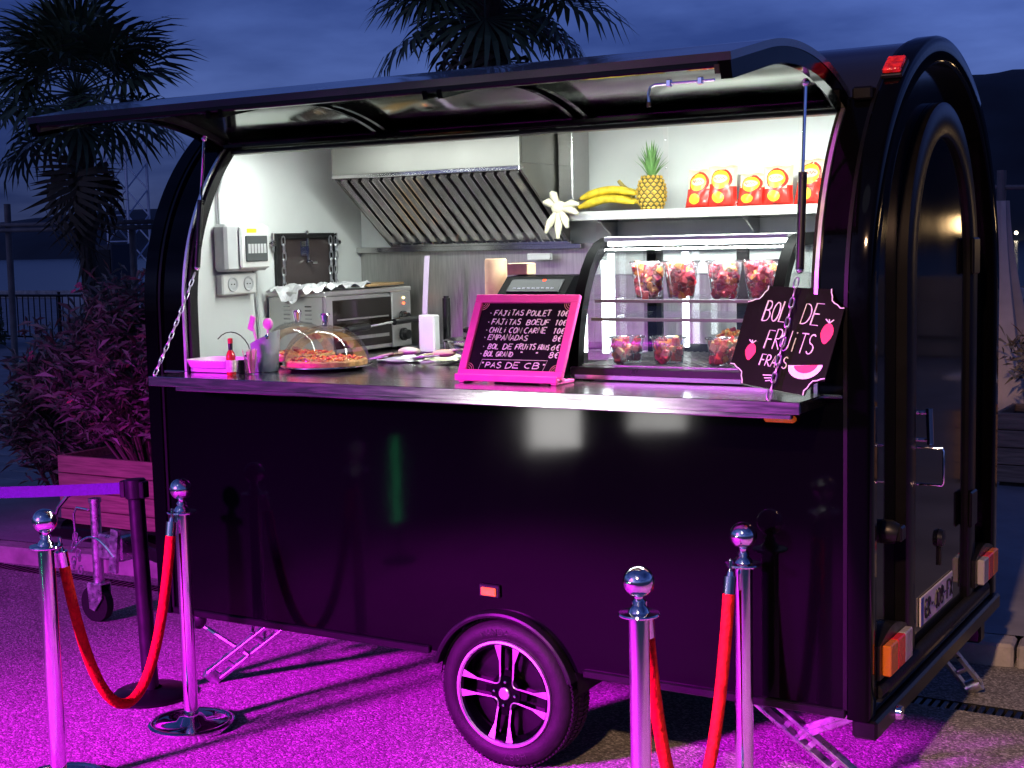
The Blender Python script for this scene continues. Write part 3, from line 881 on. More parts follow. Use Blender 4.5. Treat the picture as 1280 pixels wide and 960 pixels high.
# ---- drawbar, coupling and jockey wheel at the front
mb = MB()
mb.bar((-1.66, 0.45, 0.38), (-2.85, 0.90, 0.40), 0.05, 0.07, ch=0.006); mb.bar((-1.66, 1.37, 0.38), (-2.85, 0.92, 0.40), 0.05, 0.07, ch=0.006)
mb.box(-3.25, -2.75, 0.86, 0.96, 0.37, 0.44, 0.01)
obj('drawbar', mb, SATIN, T, 30)
mb = MB(); mb.tube([(-3.24, 0.91, 0.42), (-3.34, 0.91, 0.42), (-3.42, 0.91, 0.40)], [0.05, 0.055, 0.045], 12); cp = obj('coupling', mb, SATIN, T)
mb = MB(); mb.tube([(-3.34, 0.91, 0.46), (-3.30, 0.91, 0.53), (-3.22, 0.91, 0.60)], 0.011, 8); mb.ball((-3.215, 0.91, 0.605), 0.018, 10, 6); obj('handle', mb, CHROME, cp)
jx, jy = -2.86, 0.76
mb = MB(); mb.tube([(jx, jy, 0.20), (jx, jy, 0.62)], 0.027, 14); mb.tube([(jx, jy, 0.615), (jx, jy, 0.635)], 0.033, 14)
jw = obj('jockey_wheel', mb, GALV, T)
mb = MB(); mb.tube([(jx - 0.02, jy - 0.022, 0.093), (jx - 0.02, jy + 0.022, 0.093)], 0.093, 24); obj('tyre', mb, RUBBER, jw, 40)
mb = MB(); mb.prism([(-0.045, 0.2), (0.05, 0.2), (0.055, 0.13), (0.0, 0.06), (-0.035, 0.07)], (jx - 0.005, jy - 0.030, 0), (1, 0, 0), (0, 0, 1), 0.006); mb.prism([(-0.045, 0.2), (0.05, 0.2), (0.055, 0.13), (0.0, 0.06), (-0.035, 0.07)], (jx - 0.005, jy + 0.036, 0), (1, 0, 0), (0, 0, 1), 0.006)
mb.box(jx - 0.05, jx + 0.045, jy - 0.03, jy + 0.03, 0.196, 0.206); obj('fork', mb, GALV, jw, 30)
mb = MB(); mb.tube([(jx - 0.12, jy - 0.03, 0.37), (jx - 0.125, jy - 0.03, 0.55), (jx - 0.10, jy - 0.03, 0.585), (jx - 0.02, jy - 0.03, 0.58)], 0.006, 8); obj('crank', mb, CHROME, jw)
mb = MB(); mb.box(jx + 0.03, jx + 0.20, jy - 0.03, jy + 0.10, 0.33, 0.46, 0.01); mb.bar((jx + 0.16, jy - 0.05, 0.28), (jx + 0.19, jy - 0.05, 0.50), 0.02, 0.05); obj('clamp', mb, GALV, jw, 30)
for i in range(9):
    f = i / 8
    inst(link0, T, (jx - 0.10 + 0.03 * math.sin(i * 1.7), jy - 0.05, 0.44 - 0.17 * f), (0.2, 0.3 * (-1) ** i, (PI / 2) * (i % 2) + 0.4)).scale = (1.7, 1.7, 1.3)
mb = MB(); pts = [(jx - 0.12 + 0.3 * i / 10, jy - 0.06, 0.36 + 0.09 * math.sin(PI * i / 10)) for i in range(11)]; mb.tube(pts, 0.006, 6); obj('breakaway_cable', mb, CHROME, T)

# ---- rear end: door, lamps, plate
def door_arch(hw, zt, z0, n=28, cy=0.98, zs=1.74):
    return [(cy - hw, z0), (cy - hw, zs)] + [(cy - hw * math.cos(PI * i / n), zs + (zt - zs) * math.sin(PI * i / n)) for i in range(1, n)] + [(cy + hw, zs), (cy + hw, z0)]
mb = MB()
po_ = door_arch(0.50, 2.33, 0.425); pn_ = door_arch(0.39, 2.21, 0.425)
rings = [[(1.261, a[0], a[1]), (1.296, a[0], a[1]), (1.302, a[0] + (b[0] - a[0]) * 0.1, a[1] + (b[1] - a[1]) * 0.1), (1.302, a[0] + (b[0] - a[0]) * 0.9, a[1] + (b[1] - a[1]) * 0.9), (1.296, b[0], b[1]), (1.261, b[0], b[1])] for a, b in zip(po_, pn_)]
mb.loft(rings, True, True); dfr = obj('door_frame', mb, SATIN, T, 35)
poly = door_arch(0.388, 2.208, 0.43)
mb = MB(); mb.prism(poly, (1.261, 0, 0), (0, 1, 0), (0, 0, 1), 0.022); door = obj('rear_door', mb, REARP, T, 30)
mb = MB(); mb.tube([(1.32, 0.70, 1.145), (1.315, 0.70, 1.27)], 0.012, 10); mb.tube([(1.284, 0.70, 1.16), (1.32, 0.70, 1.16)], 0.008, 8); mb.tube([(1.284, 0.70, 1.255), (1.316, 0.70, 1.255)], 0.008, 8); obj('handle', mb, CHROME, door)
mb = MB(); mb.tube([(1.285, 0.66, 1.14), (1.37, 0.66, 1.14), (1.375, 0.66, 1.13), (1.375, 0.66, 1.02), (1.37, 0.66, 1.012), (1.285, 0.66, 1.012)], 0.0045, 8); obj('grab_rail', mb, CHROME, door)
for z in (0.80, 1.78):
    mb = MB(); mb.box(1.303, 1.318, 1.34, 1.44, z - 0.07, z + 0.07, 0.006); obj('hinge', mb, SATIN, dfr, 30)
mb = MB(); mb.lathe([(0.0, 0.02), (0.03, 0.016), (0.036, 0.0)], (1.284, 0.98, 0.76), (1, 0, 0), 20); mb.box(1.284, 1.292, 0.972, 0.988, 0.66, 0.73); obj('lock', mb, BLACKPL, door)
mb = MB(); mb.tube([(1.261, 0.34, 0.905), (1.285, 0.34, 0.905), (1.305, 0.345, 0.90)], [0.04, 0.04, 0.032], 14); mb.box(1.303, 1.325, 0.325, 0.38, 0.875, 0.925, 0.006); obj('power_socket', mb, BLACKPL, T, 40)
def tail_lamp(y0, y1, order):
    z0, z1 = 0.475, 0.585
    poly = [(y0, z0), (y1, z0), (y1, z1)] + [(y1 + (y0 - y1) * i / 10, z1 + 0.035 * math.sin(PI * i / 10)) for i in range(1, 10)] + [(y0, z1)]
    mb = MB(); mb.prism(poly, (1.262, 0, 0), (0, 1, 0), (0, 0, 1), 0.055); tl = obj('tail_lamp', mb, BLACKPL, T, 40)
    w = (y1 - y0 - 0.05) / 3
    for i, m in enumerate(order):
        a = y0 + 0.025 + i * w
        mb = MB(); mb.box(1.317, 1.345, a + 0.001, a + w - 0.001, z0 + 0.008, z1 - 0.002, 0.004); obj('lens', mb, m, tl, 30)
tail_lamp(0.11, 0.42, [AMBER, REDL, WHITEL])
tail_lamp(1.42, 1.73, [WHITEL, REDL, AMBER])
mb = MB(); mb.box(1.284, 1.291, 0.70, 1.16, 0.495, 0.60, 0.002); pl = obj('number_plate', mb, pmat('plate_white', (0.62, 0.6, 0.57), 0.4, noise=0.05, nscale=8), T, 30)
mb = MB(); mb.box(1.2912, 1.2918, 0.702, 0.735, 0.498, 0.597); obj('plate_band', mb, pmat('plate_blue', (0.03, 0.06, 0.35), 0.4), pl, 0)
mb = MB(); strokes(mb, 'GR-408-FX', 0.75, 1.145, 0.515, 0.065, lambda a, b: Vector((1.292, a, b)), 0.0042, 0, 0, 0.3); obj('lettering', mb, pmat('plate_black', (0.01, 0.01, 0.01), 0.4), pl, 60)
# bumper under the rear
mb = MB(); mb.box(1.255, 1.335, 0.02, 1.80, 0.31, 0.372, 0.008); obj('bumper', mb, SATIN, T, 30)
mb = MB(); mb.tube([(1.30, 0.13, 0.43), (1.30, 1.66, 0.43)], 0.022, 12); obj('bumper_tube', mb, RUBBER, T)
mb = MB(); mb.lathe([(0, 0.02), (0.022, 0.016), (0.025, 0.0)], (1.335, 0.25, 0.335), (1, 0, 0), 16); obj('bumper_bolt', mb, CHROME, T)
mb = MB(); mb.box(1.22, 1.30, 1.60, 1.68, 0.20, 0.309, 0.01); obj('corner_bracket', mb, SATIN, T, 30)
# red clearance lamp on the rear arch
ca_ = R_(56); cy_ = TW / 2 - TW / 2 * math.cos(ca_); cz_ = ZS + TH * math.sin(ca_)
nrm = Vector((0, -math.cos(ca_) / (TW / 2), math.sin(ca_) / TH)).normalized(); tan_ = Vector((0, nrm.z, -nrm.y))
mb = MB(); mb.obox(Vector((1.275, cy_, cz_)) + nrm * 0.006, (1, 0, 0), tan_, nrm, 0.034, 0.05, 0.008, 0.003); cl = obj('clearance_lamp', mb, BLACKPL, T, 30)
mb = MB(); mb.obox(Vector((1.275, cy_, cz_)) + nrm * 0.022, (1, 0, 0), tan_, nrm, 0.029, 0.043, 0.009, 0.004); obj('lens', mb, pmat('red_reflector', (0.7, 0.02, 0.02), 0.15, bump=0.8, bscale=45, nscale=45, noise=0.6), cl, 30)

# ---- interior shell
YB = 1.372
mb = MB()
poly = [(y, z) for y, z in arch(0.05, 40, 0.46)]
mb.prism(poly, (-1.605, 0, 0), (0, 1, 0), (0, 0, 1), 0.012); obj('inner_end_wall', mb, WHITEP, T, 30)
mb = MB(); mb.prism(poly, (1.231, 0, 0), (0, 1, 0), (0, 0, 1), 0.012); obj('inner_end_wall', mb, WHITEP, T, 30)
mb = MB(); mb.box(-1.592, 1.230, YB, YB + 0.015, 0.465, 2.395); obj('inner_back_wall', mb, WHITEP, T, 30)
ci = arch(0.05, 30, ZB, AH + 0.06, PI - 0.9, False); co = arch(0.043, 30, ZB, AH + 0.06, PI - 0.9, False)
mb = MB(); skin(mb, -1.592, 1.230, co, ci); obj('ceiling_liner', mb, WHITEP, T, 30)
mb = MB(); mb.box(-1.59, 1.228, 0.06, YB - 0.002, 0.4605, 0.475); obj('floor_board', mb, GREYPL, T, 0)
mb = MB(); mb.box(-1.59, -0.32, YB - 0.012, YB - 0.001, 1.40, 1.862); mb.box(-0.319, 1.228, YB - 0.010, YB - 0.001, 1.40, 1.72); obj('backsplash', mb, STEELD, T, 30)
mb = MB(); mb.box(-1.59, -0.36, YB - 0.05, YB - 0.0125, 1.836, 1.862, 0.003); obj('backsplash_ledge', mb, STEELH, T, 30)
# ceiling lamps: two LED battens behind the header
def batten(x0, x1, y, z, watts):
    mb = MB(); mb.box(x0, x1, y - 0.03, y + 0.03, z + 0.0005, z + 0.025, 0.005); b = obj('lamp_batten', mb, WHITEPL, T, 30)
    mb = MB(); mb.box(x0 + 0.01, x1 - 0.01, y - 0.022, y + 0.022, z - 0.008, z, 0.002); obj('led_diffuser', mb, LED, b, 30)
    d = bpy.data.lights.new('batten_light', 'AREA'); d.shape = 'RECTANGLE'; d.size = x1 - x0 - 0.02; d.size_y = 0.044; d.energy = watts; d.color = (0.9, 1.0, 0.94)
    o = bpy.data.objects.new('batten_light', d); COL.objects.link(o); o.location = ((x0 + x1) / 2, y, z - 0.012); o.rotation_euler = (R_(10), 0, 0)
batten(-1.45, -0.15, 0.46, 2.315, 10)
batten(0.0, 1.10, 0.46, 2.315, 38)

# ---- extractor hood with baffle filters
hx0, hx1, hy0 = -1.385, -0.41, 0.89
mb = MB()
mb.box(hx0, hx1, hy0, hy0 + 0.02, 2.183, 2.40, 0.003)
mb.box(hx0, hx0 + 0.012, hy0 + 0.021, YB - 0.052, 2.20, 2.40); mb.box(hx1 - 0.012, hx1, hy0 + 0.021, YB - 0.052, 2.20, 2.40)
mb.prism([(hy0, 2.183), (YB - 0.052, 1.866), (YB - 0.052, 2.199), (hy0 + 0.021, 2.199)], (hx0 + 0.0005, 0, 0), (0, 1, 0), (0, 0, 1), 0.011)
mb.prism([(hy0, 2.183), (YB - 0.052, 1.866), (YB - 0.052, 2.199), (hy0 + 0.021, 2.199)], (hx1 - 0.0115, 0, 0), (0, 1, 0), (0, 0, 1), 0.011)
HOODM = pmat('hood_steel', (0.25, 0.245, 0.23), 0.45, 1.0, rvar=0.05, nscale=5)
hood = obj('extractor_hood', mb, HOODM, T, 30)
A0 = Vector((0, hy0 + 0.02, 2.178)); A1 = Vector((0, YB - 0.054, 1.872))
dd = (A1 - A0).normalized(); nn = Vector((0, -dd.z, dd.y)) * -1
mb = MB(); mb.obox(((hx0 + hx1) / 2, (A0.y + A1.y) / 2 + 0.035, (A0.z + A1.z) / 2 + 0.04), (1, 0, 0), dd, nn, (hx1 - hx0) / 2 - 0.013, (A1 - A0).length / 2 - 0.01, 0.004); obj('filter_back', mb, RUBBER, hood, 0)
mb = MB(); mb.bar((hx0, A0.y - 0.004, A0.z), (hx1, A0.y - 0.004, A0.z), 0.04, 0.02, ch=0.003); obj('filter_frame', mb, STEELH, hood, 30); mb = MB(); mb.bar((hx0, A1.y + 0.02, A1.z - 0.006), (hx1, A1.y + 0.02, A1.z - 0.006), 0.03, 0.018, ch=0.003); obj('filter_frame', mb, STEELH, hood, 30)
ns = 16
sl = None
cen = (A0 + A1) / 2
mbs = MB(); mbs.obox((0, 0, 0), (1, 0, -0.0), dd, nn, 0.0205, (A1 - A0).length / 2 - 0.018, 0.004, 0.0015)
hl = (A1 - A0).length / 2 - 0.018
mbs = MB()
sec = [(-0.021, 0.016), (-0.021, -0.002), (-0.016, -0.008), (0.016, -0.004), (0.021, 0.002), (0.021, 0.016), (0.017, 0.016), (0.017, 0.004), (-0.015, 0.0), (-0.017, 0.016)]
mbs.loft([[Vector((a, 0, 0)) + nn * (-b) * -1 + dd * s for a, b in sec] for s in (-hl, hl)], True, True)
for i in range(ns):
    x = hx0 + 0.045 + i * (hx1 - hx0 - 0.09) / (ns - 1)
    p = (x, cen.y, cen.z)
    if sl is None:
        sl = obj('filter_slat', mbs, pmat('baffle_steel', (0.88, 0.88, 0.86), 0.2, 1.0, rvar=0.06, nscale=9), hood, 30, p, local=True)
    else:
        inst(sl, hood, p)
mb = MB(); mb.box(-0.40, -0.33, 1.20, YB - 0.013, 1.98, 2.39, 0.004); obj('duct', mb, STEELH, T, 30)
mb = MB(); mb.box(-0.62, -0.50, YB - 0.075, YB - 0.054, 1.79, 1.82, 0.003); obj('drip_tray', mb, WHITEPL, hood, 30)
# ---- shelf on the back wall
mb = MB(); mb.box(-0.30, 1.2, 1.09, YB - 0.012, 1.985, 1.992, 0.002); mb.box(-0.30, 1.2, 1.084, 1.0895, 1.955, 1.993, 0.002); shelf = obj('wall_shelf', mb, pmat('shelf_steel', (0.72, 0.72, 0.7), 0.4, 0.6, rvar=0.05, nscale=6), T, 30)
for x in (-0.2, 0.45, 1.05):
    mb = MB(); mb.prism([(1.12, 1.983), (YB - 0.012, 1.983), (YB - 0.012, 1.86)], (x, 0, 0), (0, 1, 0), (0, 0, 1), 0.006); obj('bracket', mb, STEELH, shelf, 0)
mb = MB(); mb.box(-0.30, 1.22, YB - 0.02, YB - 0.0105, 1.722, 1.95, 0.002); obj('wall_strip', mb, WHITEPL, T, 0)

# ---- fuse box, sockets, wall hatch on the left end wall
xw = -1.592
mb = MB(); mb.box(xw, xw + 0.075, 0.325, 0.595, 1.775, 1.975, 0.012); fb = obj('fuse_box', mb, GREYPL, T, 30)
mb = MB(); mb.box(xw + 0.076, xw + 0.092, 0.40, 0.585, 1.785, 1.965, 0.008); obj('cover', mb, WHITEPL, fb, 30)
mb = MB(); mb.box(xw + 0.0925, xw + 0.099, 0.425, 0.565, 1.815, 1.925, 0.003); obj('window', mb, pmat('smoked_window', (0.09, 0.1, 0.1), 0.15), fb, 30)
for i in range(6):
    mb = MB(); mb.box(xw + 0.0995, xw + 0.1005, 0.437 + i * 0.02, 0.452 + i * 0.02, 1.85, 1.89); obj('breaker', mb, GREYPL, fb, 0)
mb = MB(); mb.box(xw + 0.0925, xw + 0.0935, 0.44, 0.50, 1.938, 1.955); obj('sticker', mb, pmat('yellow_sticker', (0.8, 0.7, 0.03), 0.5), fb, 0)
mb = MB(); mb.tube([(xw + 0.012, 0.36, 1.974), (xw + 0.012, 0.36, 2.10), (xw + 0.012, 0.41, 2.22), (xw + 0.012, 0.47, 2.30)], 0.006, 8); obj('power_cable', mb, GREYPL, T, 60)
mb = MB(); mb.tube([(xw + 0.012, 0.56, 1.776), (xw + 0.014, 0.575, 1.74), (xw + 0.014, 0.585, 1.55), (xw + 0.012, 0.59, ZC + 0.002)], 0.005, 8); obj('power_cable', mb, GREYPL, T, 60)
for xj in (0.02, 0.62):
    mb = MB(); mb.box(xj, xj + 0.022, YB - 0.003, YB - 0.0002, 1.96, 2.39, 0.001); obj('joint_strip', mb, WHITEPL, T, 0)
    for zz in (2.05, 2.17, 2.29):
        mb = MB(); mb.lathe([(0.004, 0.003), (0.003, 0.005), (0, 0.0052)], (xj + 0.011, YB, zz), (0, -1, 0), 10); obj('screw', mb, CHROME, T, 40)
mb = MB(); mb.box(xw, xw + 0.04, 0.335, 0.55, 1.675, 1.765, 0.006); so = obj('socket_plate', mb, WHITEPL, T, 30)
for y in (0.395, 0.495):
    mb = MB(); mb.lathe([(0.032, 0.0415), (0.030, 0.046), (0.026, 0.046), (0.022, 0.0415), (0, 0.0415)], (xw, y, 1.72), (1, 0, 0), 20); sk = obj('socket', mb, GREYPL, so)
    mb = MB(); mb.ball((xw + 0.043, y - 0.009, 1.72), 0.003, 6, 4); mb.ball((xw + 0.043, y + 0.009, 1.72), 0.003, 6, 4); obj('socket_hole', mb, BLACKPL, sk)
mb = MB()
y0, y1, z0, z1 = 0.715, 1.145, 1.66, 1.935
mb.box(xw, xw + 0.02, y0, y0 + 0.028, z0, z1, 0.006); mb.box(xw, xw + 0.02, y1 - 0.028, y1, z0, z1, 0.006)
mb.box(xw, xw + 0.0205, y0, y1, z1 - 0.028, z1, 0.006); mb.box(xw, xw + 0.0205, y0, y1, z0, z0 + 0.028, 0.006)
wh = obj('wall_hatch', mb, RUBBER, T, 30)
mb = MB(); mb.box(xw, xw + 0.008, y0 + 0.026, y1 - 0.026, z0 + 0.026, z1 - 0.026); obj('pane', mb, WINDG, wh, 0)
mb = MB(); mb.box(xw + 0.009, xw + 0.02, 0.93, 0.945, 1.80, z1 + 0.012, 0.002); mb.box(xw + 0.009, xw + 0.016, 0.89, 0.93, 1.83, 1.90, 0.002); mb.tube([(xw + 0.02, 0.937, 1.81), (xw + 0.045, 0.937, 1.80), (xw + 0.05, 0.96, 1.80)], 0.005, 8); obj('latch', mb, CHROME, wh, 30)
for y, s in ((y0 - 0.012, -1), (y1 + 0.012, 1)):
    mb = MB(); mb.box(xw, xw + 0.02, y - 0.012, y + 0.012, 1.875, 1.905, 0.003); mb.tube([(xw + 0.012, y, 1.85), (xw + 0.012, y, 1.935)], 0.007, 8); mb.lathe([(0.012, 0.0), (0.014, 0.008), (0.0, 0.02)], (xw + 0.012, y + s * 0.012, 1.89), (0, s, 0), 8); obj('knob', mb, CHROME, wh, 40)
for y in (y0 + 0.04, y1 - 0.05, y1 - 0.012):
    for i in range(7):
        inst(link0, T, (xw + 0.026, y + 0.004 * math.sin(i), 1.90 - i * 0.034), (0, 0, (PI / 2) * (i % 2) + 0.3)).scale = (1.2, 1.2, 1.2)

# ================================================================== things on the counter
# --- menu board: pink framed easel
MX0, MX1 = -0.152, 0.268
mv = Vector((0, 0.150, 0.282)); MHt = mv.length; mv.normalize()
mu_ = Vector((1, 0, 0)); mn = mu_.cross(mv)          # towards the customer
if mn.y > 0: mn = -mn
MO = Vector((MX0, -0.015, ZC + 0.014))
mbd = empty('menu_board', (0.06, 0.06, ZC), 'pink framed chalkboard menu standing on the counter before the till', 'menu board')
wM = MX1 - MX0; fr = 0.03
def mp(a, b, h=0.0): return MO + mu_ * a + mv * b + mn * h
mb = MB()
mb.obox(mp(wM / 2, MHt / 2, -0.006), mu_, mv, mn, wM / 2 - 0.004, MHt / 2 - 0.004, 0.004); obj('slate', mb, CHALKB, mbd, 0)
mb = MB()
mb.obox(mp(wM / 2, fr / 2), mu_, mv, mn, wM / 2, fr / 2, 0.009, 0.002); mb.obox(mp(wM / 2, MHt - fr / 2), mu_, mv, mn, wM / 2, fr / 2, 0.009, 0.002)
mb.obox(mp(fr / 2, MHt / 2), mu_, mv, mn, fr / 2, MHt / 2 - fr, 0.009, 0.002); mb.obox(mp(wM - fr / 2, MHt / 2), mu_, mv, mn, fr / 2, MHt / 2 - fr, 0.009, 0.002)
obj('frame', mb, PINKF, mbd, 30)
mb = MB(); mb.box(MX0 + 0.005, MX1 - 0.005, -0.035, 0.02, ZC + 0.012, ZC + 0.02, 0.002); mb.box(MX0 + 0.005, MX1 - 0.005, -0.043, -0.036, ZC + 0.006, ZC + 0.03, 0.002)
for x in (MX0 + 0.02, MX1 - 0.03):
    mb.box(x, x + 0.022, -0.04, 0.09, ZC + 0.0, ZC + 0.0115, 0.002)
obj('ledge', mb, PINKF, mbd, 30)
mb = MB(); mb.bar((0.06, 0.135, ZC + 0.27), (0.06, 0.24, ZC + 0.002), 0.03, 0.008); obj('back_leg', mb, PINKF, mbd, 30)
mb = MB()
iw, ih = wM - 2 * fr, MHt - 2 * fr
mpl = lambda a, b: mp(fr + a * iw, fr + (1 - b) * ih, -0.0005)
def mtxt(t, s0, s1, tb, h, gap=0.3):
    strokes(mb, t, s0, s1, -tb, h, lambda a, b: mpl(a, -b), 0.0020, 0.12, 0.06, gap, random.Random(len(t) * 7 + int(s0 * 100)))
rows = [(0.185, [('.', .10, .13), ('FAJiTAS', .16, .49), ('POULET', .53, .79), ('10€', .865, .985)]),
        (0.32, [('.', .10, .13), ('FAJiTAS', .155, .48), ('BOEUF', .55, .80), ('10€', .865, .985)]),
        (0.44, [('.', .10, .13), ('CHiLi', .15, .34), ('CON', .375, .51), ('CARNE', .545, .785), ('10€', .865, .985)]),
        (0.55, [('.', .10, .13), ('EMPANADAS', .155, .60), ('8€', .88, .975)]),
        (0.68, [('.', .11, .14), ('BOL', .18, .30), ('DE', .35, .45), ('FRUiTS', .49, .71), ('FRAIS', .745, .86), ('6€', .885, .98)]),
        (0.79, [('.', .10, .13), ('BOL', .155, .26), ('GRAND', .29, .475), ('"', .55, .585), ('"', .72, .755), ('8€', .88, .985)]),
        (0.955, [('"', .145, .175), ('PAS', .20, .375), ('DE', .43, .575), ('CB', .64, .80), ('"', .83, .86)])]
for tb, ws in rows:
    for t, a, b in ws:
        mtxt(t, a, b, tb, 0.078 if t not in ('BOL', 'GRAND', 'FRAIS') else 0.07)
mb.tube([mpl(.13, .985), mpl(.15, .84), mpl(.88, .835), mpl(.85, .985)], 0.0008, 5)
obj('lettering', mb, CHALK, mbd, 60)
mb = MB()
for cx, cy, a0 in ((0, 0, 0), (1, 0, 90), (1, 1, 180), (0, 1, 270)):
    for rr in (0.012, 0.02, 0.027):
        pts = [mpl(cx, cy) + mu_ * (rr * math.cos(R_(-a0 - 90 * i / 6))) + mv * (rr * math.sin(R_(-a0 - 90 * i / 6))) for i in range(7)]
        mb.tube(pts, 0.001, 5)
obj('corner_motif', mb, pmat('motif_copper', (0.75, 0.35, 0.3), 0.5), mbd, 60)

# --- hanging-corner fruit bowl sign at the right end
c_tl, c_tr = Vector((0.939, 0.02, 1.719)), Vector((1.247, 0.02, 1.703))
c_bl, c_br = Vector((0.922, -0.165, 1.437)), Vector((1.215, -0.165, 1.392))
def sp_(a, b):
    return c_bl.lerp(c_br, a).lerp(c_tl.lerp(c_tr, a), b)
sn = (c_br - c_bl).cross(c_tl - c_bl).normalized()
if sn.y > 0: sn = -sn
notch = 0.16
outl = []
for cx, cy, st in ((0, 0, 90), (1, 0, 180), (1, 1, 270), (0, 1, 0)):
    rng = [st - 90 * i / 7 for i in range(8)]
    for a in rng:
        outl.append((cx + notch * math.cos(R_(a)), cy + notch * math.sin(R_(a))))
mb = MB()
k = len(outl)
fr_ = [sp_(a, b) + sn * 0.004 for a, b in outl]; bk_ = [sp_(a, b) - sn * 0.004 for a, b in outl]
mb.add(fr_ + bk_, [tuple(range(k)), tuple(range(2 * k - 1, k - 1, -1))] + [(i, i + k, (i + 1) % k + k, (i + 1) % k) for i in range(k)])
sg = empty('chalk_sign', ((c_bl.x + c_br.x) / 2, -0.165, ZC), 'tilted black chalk sign with scooped corners and painted fruit', 'sign')
obj('slate', mb, CHALKB, sg, 0)
mb = MB()
spl = lambda a, b: sp_(a, b) + sn * 0.0055
rn = random.Random(5)
strokes(mb, 'BOL', 0.20, 0.44, 0.64, 0.20, spl, 0.0021, 0.05, 0.03, 0.28, rn)
strokes(mb, 'DE', 0.60, 0.79, 0.65, 0.20, spl, 0.0021, 0.05, 0.03, 0.28, rn)
strokes(mb, 'FRUiTS', 0.30, 0.80, 0.37, 0.19, spl, 0.0021, 0.05, 0.03, 0.25, rn)
strokes(mb, 'FRAIS', 0.30, 0.58, 0.205, 0.11, spl, 0.0019, 0.05, 0.03, 0.25, rn)
for i, (a, b, y) in enumerate(((.37, .47, .115), (.39, .46, .09), (.41, .46, .065))):
    mb.tube([spl(a, y), spl(b, y + 0.012)], 0.0016, 5)
for cx, cy, st in ((0, 0, 90), (1, 0, 180), (1, 1, 270), (0, 1, 0)):
    pts = [spl(cx + (notch + 0.012 + 0.008 * math.sin(i * 2.1)) * math.cos(R_(st - 90 * i / 7)), cy + (notch + 0.012 + 0.008 * math.sin(i * 2.1)) * math.sin(R_(st - 90 * i / 7))) for i in range(8)]
    mb.tube(pts, 0.0019, 5)
obj('lettering', mb, CHALK, sg, 60)
def blob(pts, name, mat, h=0.0048):
    mb = MB(); mb.add([sp_(a, b) + sn * h for a, b in pts], [tuple(range(len(pts)))]); return obj(name, mb, mat, sg, 0)
STRAW = pmat('painted_pink', (0.9, 0.06, 0.16), 0.6, noise=0.08, nscale=60)
for cx, cy, s in ((0.17, 0.32, 1.0), (0.895, 0.58, 1.15)):
    pts = [(cx + 0.055 * s * math.cos(t) * (1 - 0.35 * (math.sin(t) < 0) * abs(math.sin(t))), cy + 0.085 * s * math.sin(t)) for t in [2 * PI * i / 18 for i in range(18)]]
    blob(pts, 'painted_strawberry', STRAW)
    mb = MB()
    for a in (-0.04, -0.01, 0.03):
        mb.tube([spl(cx, cy + 0.085 * s), spl(cx + a * s, cy + 0.115 * s)], 0.002, 5)
    obj('painted_stalk', mb, CHALK, sg, 60)
pts = [(0.60 + 0.34 * i / 10, 0.245 + 0.05 * i / 10) for i in range(11)] + [(0.775 + 0.17 * math.cos(R_(5 - 190 * i / 14)), 0.27 - 0.005 * i + 0.125 * math.sin(R_(5 - 190 * i / 14)) + 0.03) for i in range(1, 14)]
blob(pts, 'painted_melon_rind', CHALK, 0.0048)
pts = [(0.635 + 0.27 * i / 10, 0.245 + 0.045 * i / 10) for i in range(11)] + [(0.775 + 0.12 * math.cos(R_(5 - 190 * i / 14)), 0.285 - 0.003 * i + 0.085 * math.sin(R_(5 - 190 * i / 14)) + 0.015) for i in range(1, 14)]
blob(pts, 'painted_melon_flesh', STRAW, 0.0056)

# --- glass display case
DX0, DX1 = 0.205, 0.955
case = empty('display_case', ((DX0 + DX1) / 2, 0.5, ZC), 'curved glass refrigerated display case with black end frames and white LED tubes', 'display case')
def cfront(k):  # front curve from bottom up, k = inset
    base = [(0.165, ZC + 0.03), (0.168, 1.47), (0.178, 1.54), (0.198, 1.62), (0.228, 1.70), (0.268, 1.77), (0.315, 1.825), (0.37, 1.862), (0.43, 1.88), (0.52, 1.884), (0.84, 1.884)]
    n = []
    for i, (y, z) in enumerate(base):
        a = base[max(i - 1, 0)]; b = base[min(i + 1, len(base) - 1)]
        t = Vector((b[0] - a[0], b[1] - a[1])).normalized()
        n.append((y + t.y * k, z - t.x * k))
    return n
mb = MB(); mb.box(DX0, DX1, 0.16, 0.86, ZC + 0.006, ZC + 0.046, 0.004)
for x in (DX0 + 0.03, DX1 - 0.06):
    for y in (0.2, 0.8):
        mb.box(x, x + 0.03, y, y + 0.03, ZC, ZC + 0.006)
obj('base', mb, BLACKPL, case, 30)
mb = MB(); mb.box(DX0 + 0.02, DX1 - 0.02, 0.155, 0.1595, ZC + 0.004, ZC + 0.02, 0.001); obj('trim_strip', mb, STEELH, case, 30)
for x in (DX0 - 0.008, DX1 - 0.03):
    mb = MB(); o_, i_ = cfront(0.0), cfront(0.042)
    mb.loft([[(x, a[0], a[1]), (x + 0.038, a[0], a[1]), (x + 0.038, b[0], b[1]), (x, b[0], b[1])] for a, b in zip(o_, i_)], True, True)
    mb.box(x, x + 0.038, 0.815, 0.845, ZC + 0.047, 1.853)
    obj('end_frame', mb, pmat('case_black', (0.002, 0.002, 0.0025), 0.5, spec=0.03), case, 40)
    mb = MB(); i2 = cfront(0.028); mb.prism([(y, z) for y, z in i2] + [(0.83, ZC + 0.047), (0.17, ZC + 0.047)], (x + 0.017, 0, 0), (0, 1, 0), (0, 0, 1), 0.004); obj('side_glass', mb, GLASS, case, 0)
gl = cfront(0.006)[:8]; gi = cfront(0.010)[:8]
mb = MB(); mb.loft([[(DX0 + 0.031, a[0], a[1]), (DX1 - 0.031, a[0], a[1])] for a in gl], False); obj('front_glass', mb, GLASS, case, 40)
